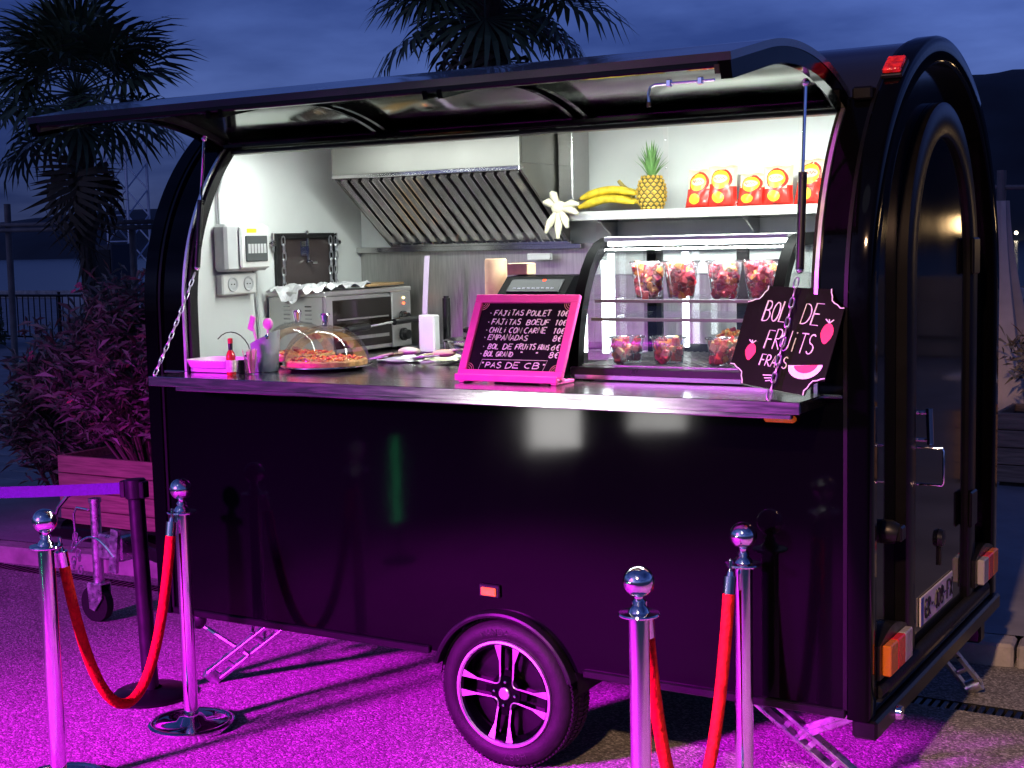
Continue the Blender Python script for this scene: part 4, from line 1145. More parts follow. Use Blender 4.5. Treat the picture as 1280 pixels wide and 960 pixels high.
mb = MB(); mb.box(DX0 + 0.031, DX1 - 0.031, 0.375, 0.84, 1.866, 1.883, 0.003); obj('top_cover', mb, WHITEPL, case, 30)
mb = MB(); mb.box(DX0 + 0.04, DX1 - 0.04, 0.385, 0.41, 1.850, 1.8655, 0.003); obj('led_strip', mb, glow('case_led', (0.9, 0.97, 1.0), 14), case, 0)
def led(p, q):
    mb = MB(); mb.tube([p, q], 0.013, 10); obj('led_tube', mb, glow('case_led_tube', (0.9, 0.97, 1.0), 11), case)
led((0.262, 0.33, 1.47), (0.262, 0.33, 1.80))
led((0.375, 0.78, 1.46), (0.375, 0.78, 1.82))
mb = MB()
for x0, x1 in ((DX0 + 0.023, DX0 + 0.05), (0.565, 0.61), (DX1 - 0.05, DX1 - 0.023)):
    mb.box(x0, x1, 0.82, 0.84, ZC + 0.047, 1.8655)
mb.box(DX0 + 0.05, DX1 - 0.05, 0.822, 0.838, 1.83, 1.8655); mb.box(DX0 + 0.05, DX1 - 0.05, 0.822, 0.838, ZC + 0.047, ZC + 0.08); obj('back_frame', mb, BLACKPL, case, 30)
mb = MB(); mb.box(DX0 + 0.051, DX1 - 0.051, 0.828, 0.832, ZC + 0.081, 1.829); obj('back_glass', mb, GLASS, case, 0)
for z, y0 in ((1.660, 0.30), (1.597, 0.27)):
    mb = MB(); mb.box(DX0 + 0.032, DX1 - 0.032, y0, 0.80, z - 0.006, z, 0.001); obj('glass_shelf', mb, GLASS, case, 0)
    mb = MB(); mb.box(DX0 + 0.032, DX1 - 0.032, y0 - 0.007, y0 - 0.0005, z - 0.009, z + 0.003, 0.001); obj('shelf_edge', mb, pmat('shelf_edge_grey', (0.12, 0.12, 0.13), 0.5), case, 0)
mb = MB()
for i in range(28):
    x = DX0 + 0.04 + i * (DX1 - DX0 - 0.08) / 27
    mb.bar((x, 0.19, ZC + 0.052), (x, 0.80, ZC + 0.052), 0.003, 0.003)
for y in (0.2, 0.4, 0.6, 0.79):
    mb.bar((DX0 + 0.03, y, ZC + 0.049), (DX1 - 0.03, y, ZC + 0.049), 0.004, 0.0035)
obj('wire_rack', mb, STEELD, case, 0)
dpl = bpy.data.lights.new('case_light', 'AREA'); dpl.shape = 'RECTANGLE'; dpl.size = 0.65; dpl.size_y = 0.03; dpl.energy = 11; dpl.color = (0.92, 0.97, 1.0)
dpo = bpy.data.objects.new('case_light', dpl); COL.objects.link(dpo); dpo.location = (0.58, 0.40, 1.846)

# --- fruit cups
FR = [pmat('melon_red', (0.5, 0.025, 0.03), 0.5, noise=0.25, nscale=40), pmat('mango', (0.65, 0.18, 0.02), 0.5, noise=0.2, nscale=40),
      pmat('berry', (0.22, 0.01, 0.025), 0.3, noise=0.2, nscale=40), pmat('pink_melon', (0.55, 0.05, 0.075), 0.5, noise=0.25, nscale=40), pmat('pale_melon', (0.6, 0.4, 0.12), 0.4, noise=0.15, nscale=40)]
def fruit_cup(loc, h, rt, rb, label, seed):
    rn = random.Random(seed)
    c = empty('fruit_cup', loc, label, 'fruit cup', 'cups of cut fruit in the display case')
    x, y, z = loc
    mb = MB(); mb.lathe([(0.0, 0.002), (rb, 0.002), (rb + 0.002, 0.004), (rt, h - 0.006), (rt + 0.006, h - 0.004), (rt + 0.006, h)], loc, (0, 0, 1), 28); obj('cup', mb, CUPG, c, 50)
    mb = MB(); mb.lathe([(rt + 0.0045, h - 0.003), (rt + 0.007, h - 0.001), (rt + 0.0065, h + 0.003), (rt - 0.002, h + 0.003), (rt - 0.004, h - 0.003), (rt + 0.0045, h - 0.003)], loc, (0, 0, 1), 28); obj('rim', mb, CUPG, c, 50)
    mb = MB()
    n = 54 if h > 0.1 else 32
    for i in range(n):
        f = (i + 0.5) / n
        zz = 0.012 + f * (h - 0.022)
        rr = (rb + (rt - rb) * zz / h - 0.013) * math.sqrt(rn.uniform(0.35, 1.0)); a = rn.uniform(0, 2 * PI)
        q = Euler((rn.uniform(0, 6), rn.uniform(0, 6), rn.uniform(0, 6))).to_matrix()
        mb.mi = rn.choices(range(5), (6, 2 + 4 * f, 3, 3, 0.4 + 1.2 * f))[0]
        s = rn.uniform(0.0105, 0.016)
        mb.obox((x + rr * math.cos(a), y + rr * math.sin(a), z + zz), q.col[0], q.col[1], q.col[2], s, s * rn.uniform(0.6, 1), s * rn.uniform(0.6, 1), 0.003)
    obj('fruit_pieces', mb, FR, c, 0, kind='stuff')
    return c
zsh = 1.6602
ups = [(0.375, 0.45, 'tall cup of cut fruit, leftmost on the upper case shelf'), (0.503, 0.45, 'tall cup of cut fruit, second from left on the upper case shelf'),
       (0.668, 0.45, 'tall cup of cut fruit, third from left on the upper case shelf'), (0.795, 0.47, 'tall cup of cut fruit, rightmost on the upper case shelf')]
for i, (x, y, lb) in enumerate(ups):
    fruit_cup((x, y, zsh), 0.13, 0.062, 0.043, lb, i)
zlo = ZC + 0.054
for i, (x, y, lb) in enumerate(((0.375, 0.27, 'short cup of red fruit, leftmost on the case floor'), (0.525, 0.29, 'short cup of red fruit in the middle of the case floor'), (0.735, 0.28, 'short cup of red fruit on the case floor beside the chalk sign'))):
    fruit_cup((x, y, zlo), 0.092, 0.059, 0.047, lb, 20 + i)
fruit_cup((0.83, 0.42, zlo), 0.085, 0.054, 0.043, 'short cup of fruit at the back of the case floor, behind the chalk sign', 33)
# deli tub with salad at the back of the case
mb = MB(); mb.box(0.56, 0.74, 0.58, 0.74, zlo, zlo + 0.05, 0.01); tub = obj('salad_tub', mb, WHITEPL, None, 30, label='white tub of salad at the back of the case floor', cat='tub')
mb = MB(); rn = random.Random(9)
for i in range(40):
    mb.mi = rn.choice([1, 3, 4, 4]); q = Euler((rn.uniform(0, 6), rn.uniform(0, 6), rn.uniform(0, 6))).to_matrix()
    mb.obox((rn.uniform(0.575, 0.725), rn.uniform(0.595, 0.725), zlo + 0.055 + rn.uniform(0, 0.03)), q.col[0], q.col[1], q.col[2], 0.014, 0.01, 0.008, 0.003)
obj('salad', mb, FR, tub, 0, kind='stuff')

# --- till
mb = MB()
prof_ = [(0.27, ZC + 0.001), (0.27, ZC + 0.17), (0.295, ZC + 0.285), (0.38, ZC + 0.355), (0.47, ZC + 0.36), (0.48, ZC + 0.001)]
mb.prism(prof_, (-0.175, 0, 0), (0, 1, 0), (0, 0, 1), 0.285)
till = obj('cash_till', mb, MATS['case_black'], None, 30, label='black till behind the pink menu board', cat='till')
p0, p1 = Vector((0, 0.295, ZC + 0.285)), Vector((0, 0.38, ZC + 0.355)); tdir = (p1 - p0).normalized(); tn = Vector((0, -tdir.z, tdir.y))
mb = MB(); mb.obox(Vector((-0.03, 0, 0)) + (p0 + p1) / 2 + tn * 0.003, (1, 0, 0), tdir, tn, 0.11, 0.035, 0.003, 0.002); obj('display', mb, pmat('till_screen', (0.004, 0.004, 0.008), 0.4, spec=0.2), till, 0)
mb = MB(); mb.obox(Vector((0.0, 0, 0)) + p0.lerp(p1, 0.75) + tn * 0.0065, (1, 0, 0), tdir, tn, 0.006, 0.004, 0.0006); obj('indicator', mb, glow('red_led', (1, 0.05, 0.02), 6), till, 0)
mb = MB()
for i in range(9):
    mb.obox(Vector((-0.11 + i * 0.02, 0, 0)) + p0.lerp(p1, 0.35) + tn * 0.0065, (1, 0, 0), tdir, tn, 0.006, 0.003, 0.0005)
obj('keys', mb, pmat('till_keys', (0.12, 0.12, 0.16), 0.5), till, 0)
# --- paper tube and carton behind the board
KRAFT = pmat('kraft_paper', (0.62, 0.40, 0.24), 0.7, noise=0.12, nscale=25)
mb = MB(); mb.lathe([(0.0, 0.0), (0.042, 0.0), (0.044, 0.2), (0.043, 0.415), (0.038, 0.422), (0.037, 0.3), (0.0, 0.3)], (-0.285, 0.48, ZC + 0.001), (0, 0, 1), 22)
obj('paper_tube', mb, KRAFT, None, 40, label='tan paper cup tube standing beside the till', cat='paper tube')
mb = MB(); mb.box(-0.20, -0.11, 0.42, 0.485, ZC + 0.361, ZC + 0.405, 0.003); obj('carton', mb, KRAFT, None, 30, label='small tan carton lying on the black till', cat='carton')

# --- oven
OX0, OX1, OY0, OY1 = -1.583, -1.272, 0.655, 1.30
oz = ZC + 0.012
ov = empty('oven', ((OX0 + OX1) / 2, (OY0 + OY1) / 2, ZC), 'small stainless steel counter oven with dark glass door and two knobs', 'oven')
mb = MB(); mb.box(OX0, OX1 - 0.004, OY0, OY1, oz, 1.655, 0.004); OVS = pmat('oven_steel', (0.72, 0.71, 0.69), 0.36, 1.0, rvar=0.06, nscale=6)
obj('body', mb, OVS, ov, 30)
mb = MB(); mb.box(OX0 + 0.001, OX1 + 0.012, OY0 - 0.006, OY1 + 0.004, 1.6555, 1.678, 0.004); obj('top', mb, OVS, ov, 30)
mb = MB(); mb.box(OX1 - 0.004, OX1 + 0.012, OY0 + 0.002, OY0 + 0.05, oz, 1.655, 0.003); obj('front_stile', mb, OVS, ov, 30)
mb = MB(); mb.box(OX1 - 0.004, OX1 + 0.01, OY1 - 0.15, OY1, oz, 1.655, 0.003); cpn = obj('control_panel', mb, OVS, ov, 30)
mb = MB(); mb.box(OX1 - 0.003, OX1 + 0.008, OY0 + 0.052, OY1 - 0.153, oz + 0.02, 1.635, 0.003); dr = obj('door', mb, pmat('oven_glass', (0.015, 0.011, 0.009), 0.1, rvar=0.04, nscale=4), ov, 30)
mb = MB(); mb.box(OX1 + 0.0085, OX1 + 0.0105, OY0 + 0.08, OY1 - 0.18, 1.455, 1.47); mb.box(OX1 + 0.0085, OX1 + 0.0105, OY0 + 0.08, OY1 - 0.18, 1.545, 1.552); obj('oven_rack', mb, STEELD, ov, 0)
for z in (1.535, 1.455):
    mb = MB(); mb.lathe([(0.03, 0.0), (0.03, 0.012), (0.024, 0.014), (0.022, 0.035), (0.0, 0.036)], (OX1 + 0.01, OY1 - 0.07, z), (1, 0, 0), 18); obj('knob', mb, BLACKPL, ov, 40)
for z, c in ((1.625, (1.0, 0.75, 0.3)), (1.60, (1.0, 0.1, 0.03))):
    mb = MB(); mb.ball((OX1 + 0.012, OY1 - 0.06, z), 0.006, 8, 6); obj('pilot_lamp', mb, glow('pilot_%.2f' % z, c, 5), ov)
mb = MB(); mb.tube([(OX1 + 0.075, OY0 + 0.03, 1.505), (OX1 + 0.075, OY1 - 0.18, 1.525)], 0.005, 8); hd = obj('door_handle', mb, CHROME, ov)
mb = MB(); mb.tube([(OX1 + 0.075, OY0 + 0.06, 1.507), (OX1 + 0.075, OY0 + 0.22, 1.513)], 0.015, 12); obj('grip', mb, BLACKPL, hd); mb = MB(); mb.tube([(OX1 + 0.075, OY1 - 0.23, 1.522), (OX1 + 0.075, OY1 - 0.02, 1.528)], 0.015, 12); obj('grip', mb, BLACKPL, hd)
mb = MB(); mb.bar((OX1 + 0.008, OY0 + 0.06, 1.507), (OX1 + 0.075, OY0 + 0.06, 1.507), 0.012, 0.012); mb.bar((OX1 + 0.008, OY1 - 0.16, 1.524), (OX1 + 0.075, OY1 - 0.16, 1.524), 0.012, 0.012); obj('handle_bracket', mb, CHROME, ov, 30)
for c in range(2):
    for r in range(5):
        mb = MB(); xx = OX0 + 0.09 + c * 0.12; zz = 1.54 + r * 0.018
        mb.tube([(xx, OY0 - 0.001, zz), (xx + 0.035, OY0 - 0.001, zz)], 0.0035, 6); obj('vent', mb, STEEL, ov)
for x in (OX0 + 0.03, OX1 - 0.03):
    for y in (OY0 + 0.04, OY1 - 0.04):
        mb = MB(); mb.tube([(x, y, ZC), (x, y, oz + 0.002)], 0.014, 10); obj('foot', mb, BLACKPL, ov)
# crumpled foil and a folded board on the oven
FOIL = pmat('foil', (0.75, 0.74, 0.76), 0.3, 0.35, noise=0.15, nscale=40)
rn = random.Random(21)
mb = MB(); nu, nv = 22, 16; vs = []
for i in range(nu + 1):
    for j in range(nv + 1):
        x = OX0 + 0.02 + 0.30 * j / nv; y = OY0 - 0.03 + 0.42 * i / nu
        z = 1.682 + abs(rn.gauss(0, 0.008)) + 0.012 * math.sin(i * 1.1) * math.sin(j * 0.9) + 0.008
        if y < OY0 - 0.006: z -= (0.05 if 4 < j < 10 else 0.006) + rn.uniform(0, 0.02)
        vs.append((x + rn.uniform(-0.006, 0.006), y - (0.008 if y < OY0 else 0), max(z, 1.6785) if y >= OY0 - 0.006 else z))
mb.add(vs, [(i * (nv + 1) + j, (i + 1) * (nv + 1) + j, (i + 1) * (nv + 1) + j + 1, i * (nv + 1) + j + 1) for i in range(nu) for j in range(nv)])
obj('foil_sheet', mb, FOIL, None, 0, label='crumpled silvery wrapping on the oven top', cat='foil')
mb = MB(); mb.obox((-1.34, 1.12, 1.692), (1, 0.1, 0), (-0.1, 1, 0), (0, 0, 1), 0.07, 0.16, 0.006, 0.002); obj('cutting_board', mb, pmat('board_wood', (0.45, 0.28, 0.13), 0.6, noise=0.2, nscale=8, stretch=(8, 1, 1)), None, 30, label='thin wooden board lying on the oven top', cat='board')

# --- domed pizzas
def dome(c, r, label, label2, seed):
    x, y = c
    rn = random.Random(seed)
    e = empty('cake_dome', (x, y, ZC), label, 'food cover', 'clear domes over pizzas')
    mb = MB(); mb.lathe([(0.0, 0.001), (r * 0.8, 0.001), (r * 0.97, 0.012), (r * 1.03, 0.016), (r * 1.03, 0.019), (r * 0.95, 0.015), (r * 0.78, 0.006), (0.0, 0.006)], (x, y, ZC), (0, 0, 1), 40); obj('plate', mb, CHROME, e, 50)
    pr = [(r * 0.985, 0.019)] + [(r * 0.985 * math.cos(t) ** 0.9, 0.019 + 0.155 * math.sin(t)) for t in [i * (PI / 2) / 12 for i in range(1, 12)]] + [(0.02, 0.175)]
    mb = MB(); mb.lathe(pr, (x, y, ZC), (0, 0, 1), 40); obj('cover', mb, DOMEG, e, 60)
    mb = MB(); mb.lathe([(0.014, 0.172), (0.014, 0.18), (0.018, 0.20), (0.022, 0.215), (0.018, 0.222), (0.0, 0.222)], (x, y, ZC), (0, 0, 1), 18); obj('knob', mb, CHROME, e, 40)
    # pizza
    pz = empty('pizza', (x, y, ZC + 0.0195), label2, 'pizza')
    nn_ = 36; vs = [(x, y, ZC + 0.034)]; fs = []
    for i, (rr, h) in enumerate(((0.3, 0.035), (0.6, 0.035), (0.8, 0.036), (0.87, 0.043), (0.93, 0.036), (0.93, 0.0201))):
        for j in range(nn_):
            a = 2 * PI * j / nn_; q = r * rr * (1 + 0.012 * math.sin(5 * a + seed))
            vs.append((x + q * math.cos(a), y + q * math.sin(a), ZC + h + (rn.uniform(-0.002, 0.003) if i < 5 else 0)))
    for j in range(nn_): fs.append((0, 1 + j, 1 + (j + 1) % nn_))
    for i in range(5):
        for j in range(nn_):
            fs.append((1 + i * nn_ + j, 1 + (i + 1) * nn_ + j, 1 + (i + 1) * nn_ + (j + 1) % nn_, 1 + i * nn_ + (j + 1) % nn_))
    mb = MB(); mb.add(vs, fs); obj('crust', mb, pmat('pizza_crust', (0.72, 0.36, 0.13), 0.6, noise=0.45, nscale=30, bump=0.4, bscale=60), pz, 50)
    mb = MB()
    for i in range(150):
        a = rn.uniform(0, 2 * PI); q = r * 0.8 * math.sqrt(rn.random()); mt = Euler((rn.uniform(-.5, .5), rn.uniform(-.5, .5), rn.uniform(0, 6))).to_matrix()
        mb.mi = rn.choice([0, 0, 1, 1, 2, 4])
        mb.obox((x + q * math.cos(a), y + q * math.sin(a), ZC + 0.038 + rn.uniform(0, 0.008)), mt.col[0], mt.col[1], mt.col[2], rn.uniform(0.006, 0.014), 0.005, 0.003, 0.001)
    obj('topping', mb, FR, pz, 0, kind='stuff')
dome((-0.925, 0.225), 0.175, 'clear domed cover on a plate beside the steel pot, nearest the front', 'red topped pizza under the front clear dome', 3)
dome((-1.235, 0.43), 0.165, 'clear domed cover farther back, half hidden by the grey pot', 'pizza under the rear clear dome', 4)

# --- bottle, toothpicks, pot, tray
x, y = -1.13, -0.10
bt = empty('sauce_bottle', (x, y, ZC), 'small red hot sauce bottle with red cap at the left of the counter', 'bottle')
mb = MB(); mb.lathe([(0.0, 0.0), (0.0165, 0.0), (0.018, 0.004), (0.018, 0.075), (0.014, 0.088), (0.008, 0.098), (0.0075, 0.115), (0.0, 0.115)], (x, y, ZC), (0, 0, 1), 20); obj('bottle_body', mb, pmat('sauce_red', (0.5, 0.02, 0.015), 0.1, spec=0.7), bt, 50)
mb = MB(); mb.lathe([(0.0183, 0.014), (0.0186, 0.015), (0.0186, 0.058), (0.0183, 0.059)], (x, y, ZC), (0, 0, 1), 20); obj('paper_label', mb, pmat('label_white', (0.75, 0.6, 0.55), 0.6, noise=0.3, nscale=60), bt, 50)
mb = MB(); mb.lathe([(0.0085, 0.098), (0.0088, 0.122), (0.0085, 0.123), (0.0, 0.123)], (x, y, ZC), (0, 0, 1), 16); obj('neck_sleeve', mb, BLACKPL, bt, 50)
mb = MB(); mb.lathe([(0.0095, 0.1232), (0.0095, 0.142), (0.0, 0.144)], (x, y, ZC), (0, 0, 1), 14); obj('cap', mb, pmat('cap_red', (0.6, 0.02, 0.03), 0.35), bt, 50)
x, y = -1.09, -0.03
tk = empty('toothpick_glass', (x, y, ZC), 'small glass full of toothpicks beside the sauce bottle', 'toothpick glass')
mb = MB(); mb.lathe([(0.0, 0.003), (0.021, 0.003), (0.027, 0.065), (0.029, 0.066)], (x, y, ZC), (0, 0, 1), 20); obj('glass', mb, DOMEG, tk, 50)
PICK = pmat('toothpick_wood', (0.75, 0.58, 0.42), 0.6, noise=0.15, nscale=20)
for i in range(34):
    a = random.uniform(0, 2 * PI); q = 0.016 * math.sqrt(random.random()); l = random.uniform(0.085, 0.1)
    mb = MB(); mb.tube([(x + q * math.cos(a), y + q * math.sin(a), ZC + 0.005), (x + q * 2.2 * math.cos(a), y + q * 2.2 * math.sin(a), ZC + l)], 0.0016, 5); obj('toothpick', mb, PICK, tk)
mb = MB(); mb.tube([(-1.128, -0.045, ZC), (-1.128, -0.045, ZC + 0.045)], 0.013, 14); mb.tube([(-1.128, -0.045, ZC + 0.045), (-1.128, -0.045, ZC + 0.055)], 0.0115, 12); obj('spice_jar', mb, BLACKPL, None, 40, label='little black jar between sauce bottle and toothpicks', cat='jar')
x, y = -1.115, 0.085
pt = empty('utensil_pot', (x, y, ZC), 'grey pot with slanted rim holding pink utensils', 'utensil pot')
mb = MB(); nn_ = 28; rg = []
for rr, fz in ((0.0, 0.0), (0.048, 0.0), (0.06, 1.0), (0.056, 0.99), (0.045, 0.05), (0, 0.05)):
    rg.append([(x + rr * math.cos(2 * PI * j / nn_), y + rr * math.sin(2 * PI * j / nn_), ZC + 0.001 + fz * (0.135 + 0.028 * math.cos(2 * PI * j / nn_ - 0.4))) for j in range(nn_)])
mb.loft(rg, True); obj('pot', mb, pmat('grey_glaze', (0.32, 0.35, 0.38), 0.35, noise=0.1, nscale=10), pt, 50)
mb = MB(); mb.lathe([(0.009, 0.0), (0.006, 0.004), (0, 0.005)], (x + 0.045, y - 0.042, ZC + 0.14), (0.6, -0.75, 0.1), 12); obj('rivet', mb, CHROME, pt)
UTP = pmat('pink_utensil', (0.8, 0.45, 0.55), 0.4)
for dx, dy, l, sh in ((-0.03, -0.02, 0.19, 'flat'), (0.0, 0.02, 0.185, 'spoon')):
    mb = MB(); mb.tube([(x + dx * 0.4, y + dy * 0.4, ZC + 0.02), (x + dx * 1.5, y + dy, ZC + l)], 0.005, 8)
    if sh == 'flat': mb.obox((x + dx * 1.6, y + dy, ZC + l), (0.85, 0, -0.3), (0, 1, 0), (0.3, 0, 0.85), 0.014, 0.004, 0.03, 0.003)
    else: mb.ball((x + dx, y + dy, ZC + l), 0.026, 14, 8, (1, 0.4, 0.9))
    obj('utensil', mb, UTP, pt, 40)
mb = MB(); tx, ty = -1.30, 0.03; rg = []
for s, zz in ((0.88, 0.02), (1.0, 0.05), (0.97, 0.05), (0.86, 0.024)):
    rg.append([(tx + 0.13 * s * math.copysign(abs(math.cos(t)) ** 0.5, math.cos(t)), ty + 0.10 * s * math.copysign(abs(math.sin(t)) ** 0.5, math.sin(t)), ZC + zz) for t in [2 * PI * j / 32 for j in range(32)]])
mb.loft(rg, True, True); tr = obj('tray', mb, pmat('pink_tray', (0.8, 0.6, 0.72), 0.4), None, 50, label='pale pink plastic tray at the left end of the counter', cat='tray')
mb = MB(); mb.box(tx - 0.10, tx + 0.10, ty - 0.07, ty + 0.07, ZC + 0.001, ZC + 0.0195, 0.003); obj('tray_foot', mb, WHITEPL, tr, 30)
mb = MB(); mb.tube([(tx + 0.04 + 0.10 * math.cos(a), ty + 0.02, ZC + 0.055 + 0.10 * math.sin(a)) for a in [PI * i / 12 for i in range(9, -1, -1)]], 0.0022, 6); mb.ball((tx + 0.13, ty + 0.02, ZC + 0.062), 0.02, 12, 6, (1.1, 0.8, 0.35)); obj('ladle', mb, BLACKPL, None, 50, label='thin wire ladle leaning in the pink tray', cat='ladle')

# --- cutlery pile, pan, white box, spatula along the back
rn = random.Random(12)
CUT = [pmat('white_cutlery', (0.8, 0.8, 0.8), 0.35), pmat('wood_cutlery', (0.6, 0.45, 0.28), 0.6, noise=0.15, nscale=20), pmat('cream_cutlery', (0.7, 0.68, 0.5), 0.4)]
names = ('tongs', 'spatula', 'serving_spoon', 'knife', 'whisk', 'fork', 'skimmer', 'palette_knife')
for i, nm in enumerate(names):
    px, py = -0.86 + 0.055 * i, 0.46 + 0.03 * i
    a = R_(-32 + rn.uniform(-10, 10)); d = Vector((math.cos(a), math.sin(a), 0)); ln = rn.uniform(0.2, 0.27)
    z0 = ZC + 0.010 + 0.012 * (i % 3)
    p, q = Vector((px, py, z0)) - d * ln / 2, Vector((px, py, z0 + 0.03)) + d * ln / 2
    mb = MB()
    if nm == 'tongs':
        mb.bar(p, q, 0.014, 0.003); mb.bar(p, q + Vector((0.01, 0.03, 0.01)), 0.014, 0.003)
    else:
        mb.tube([p, p.lerp(q, 0.6)], 0.009, 8)
        if nm in ('serving_spoon', 'skimmer', 'whisk'): mb.ball(p.lerp(q, 0.8), 0.04, 14, 8, (1.3, 0.8, 0.4))
        else: mb.bar(p.lerp(q, 0.45), q, 0.07, 0.006, ch=0.001)
    obj(nm, mb, CUT[i % 3], None, 40, label='%s %s, %s in the pile of utensils behind the front dome' % (('white', 'wooden', 'cream')[i % 3], nm.replace('_', ' '), ('first from the left', 'second from the left', 'third from the left', 'fourth from the left', 'fifth from the left', 'sixth from the left', 'seventh from the left', 'nearest the menu board')[i]), cat='utensil', group='utensils piled on the worktop')
mb = MB(); mb.lathe([(0, 0.001), (0.085, 0.001), (0.09, 0.008), (0.088, 0.012), (0, 0.010)], (-0.86, 0.62, ZC), (0, 0, 1), 28); obj('plate', mb, pmat('lilac_plate', (0.55, 0.45, 0.6), 0.35), None, 50, label='lilac plate lying behind the utensil pile', cat='plate')
rn = random.Random(31)
for i in range(3):
    mb = MB(); cx, cy = -0.80 + 0.13 * i, 0.62 + 0.07 * i; nu = 8; vs = []
    for a in range(nu + 1):
        for b in range(nu + 1):
            vs.append((cx + 0.16 * (a / nu - 0.5), cy + 0.13 * (b / nu - 0.5) + 0.03 * (a / nu), ZC + 0.003 + 0.022 * abs(math.sin(a * 0.9 + i)) * (b / nu) + rn.uniform(0, 0.006)))
    mb.add(vs, [(a * (nu + 1) + b, (a + 1) * (nu + 1) + b, (a + 1) * (nu + 1) + b + 1, a * (nu + 1) + b + 1) for a in range(nu) for b in range(nu)])
    obj('paper_wrap', mb, CUT[(0, 2, 0)[i]], None, 0, label=('crumpled white paper wrap behind the front dome', 'crumpled cream paper wrap between two white wraps', 'crumpled white paper wrap nearest the lidded pan')[i], cat='paper wrap', group='paper wraps on the worktop')
px, py = -0.735, 0.98
pn = empty('cooking_pan', (px, py, ZC), 'low steel pan with a lid and black knob near the back wall', 'pan')
mb = MB(); mb.lathe([(0, 0.001), (0.10, 0.001), (0.108, 0.012), (0.11, 0.06), (0.113, 0.062)], (px, py, ZC), (0, 0, 1), 36); obj('pan_body', mb, STEELH, pn, 50)
mb = MB(); mb.lathe([(0.116, 0.0625), (0.114, 0.068), (0.08, 0.078), (0.02, 0.085), (0, 0.085)], (px, py, ZC), (0, 0, 1), 36); ld = obj('lid', mb, STEELH, pn, 50)
mb = MB(); mb.lathe([(0.010, 0.085), (0.010, 0.095), (0.026, 0.10), (0.028, 0.115), (0.02, 0.122), (0, 0.123)], (px, py, ZC), (0, 0, 1), 18); obj('knob', mb, BLACKPL, ld, 40)
mb = MB(); mb.box(-1.03, -0.945, 1.02, 1.07, ZC + 0.001, ZC + 0.17, 0.006); obj('white_box', mb, WHITEPL, None, 30, label='white box standing beside the oven knobs', cat='box')
mb = MB(); pts = [(-1.03 - 0.04 * math.cos(t * 1.2), 1.13, ZC + 0.002 + 0.43 * t) for t in [i / 14 for i in range(15)]]
rings = [[(p[0] - 0.013, p[1] - 0.002, p[2]), (p[0] + 0.013, p[1] - 0.002, p[2]), (p[0] + 0.013, p[1] + 0.002, p[2]), (p[0] - 0.013, p[1] + 0.002, p[2])] for p in pts]
mb.loft(rings, True, True); obj('crepe_spatula', mb, pmat('pale_lilac_plastic', (0.75, 0.6, 0.8), 0.4), None, 30, label='tall curved pale spatula standing upright behind the white box', cat='spatula')
mb = MB(); mb.tube([(-0.955, 1.14, ZC + 0.001), (-0.955, 1.14, ZC + 0.24)], 0.018, 14); mb.tube([(-0.955, 1.14, ZC + 0.24), (-0.955, 1.14, ZC + 0.25)], 0.012, 14); obj('pepper_mill', mb, BLACKPL, None, 40, label='black pepper mill behind the white box', cat='pepper mill')

# --- on the wall shelf: bananas, pineapple, crisp bags, gloves
zf = 1.9935
BAN = pmat('banana_skin', (0.78, 0.52, 0.03), 0.5, noise=0.4, nscale=26)
bn = empty('banana_bunch', (-0.15, 1.2, zf), 'bunch of ripe bananas lying on the wall shelf', 'bananas')
for i, (dy, dz, bow) in enumerate(((0.0, 0.018, 0.03), (0.045, 0.02, 0.035), (0.015, 0.055, 0.03), (0.05, 0.057, 0.025))):
    pts = []; rs = []
    for k in range(13):
        f = k / 12
        pts.append((-0.285 + 0.26 * f, 1.17 + dy + 0.01 * math.sin(f * 3), zf + dz + bow * math.sin(PI * f) * 0.9 + 0.012 * f))
        rs.append(0.018 * (0.35 + 0.65 * min(1, math.sin(PI * min(max(f * 0.96 + 0.03, 0), 1)) * 1.7)))
    mb = MB(); mb.tube(pts, rs, 10); ba = obj('banana', mb, BAN, bn, 60)
    mb = MB(); mb.tube([Vector(pts[0]) - Vector((0.008, 0, 0.003)), pts[0], pts[1]], [0.004, rs[0] * 1.03, rs[1] * 0.8], 8); obj('tip', mb, pmat('banana_tip', (0.09, 0.06, 0.02), 0.7), ba, 60)
mb = MB(); mb.tube([(-0.04, 1.2, zf + 0.06), (-0.09, 1.2, zf + 0.10), (-0.11, 1.2, zf + 0.125)], [0.014, 0.011, 0.008], 8); obj('stalk', mb, pmat('banana_stalk', (0.3, 0.22, 0.05), 0.6), bn, 60)
pa = empty('pineapple', (0.042, 1.2, zf), 'whole pineapple with green crown standing on the wall shelf', 'pineapple')
PSK = pmat('pineapple_skin', (0.62, 0.38, 0.05), 0.55, noise=0.3, nscale=60)
PEYE = pmat('pineapple_groove', (0.10, 0.08, 0.02), 0.7)
mb = MB(); pr = [(0.0, 0.0)] + [(0.060 * (math.sin(PI * (0.14 + 0.74 * i / 12))) ** 0.5, 0.14 * i / 12) for i in range(13)] + [(0.0, 0.142)]
mb.lathe(pr, (0.042, 1.2, zf), (0, 0, 1), 26); obj('core_skin', mb, PEYE, pa, 50)
mb = MB()
for r in range(9):
    f = (r + 0.5) / 9; zz = 0.14 * f; rr = 0.060 * (math.sin(PI * (0.14 + 0.74 * f))) ** 0.5
    for j in range(13):
        a = 2 * PI * (j + 0.5 * (r % 2)) / 13; d = Vector((math.cos(a), math.sin(a), 0)); t = Vector((-d.y, d.x, 0))
        c = Vector((0.042, 1.2, zf + zz)) + d * rr; w = rr * 0.205; h = 0.0105
        mb.add([c + t * w, c + Vector((0, 0, h)), c - t * w, c - Vector((0, 0, h)), c + d * 0.006], [(0, 1, 4), (1, 2, 4), (2, 3, 4), (3, 0, 4)])
obj('eyes', mb, PSK, pa, 0, kind='stuff')
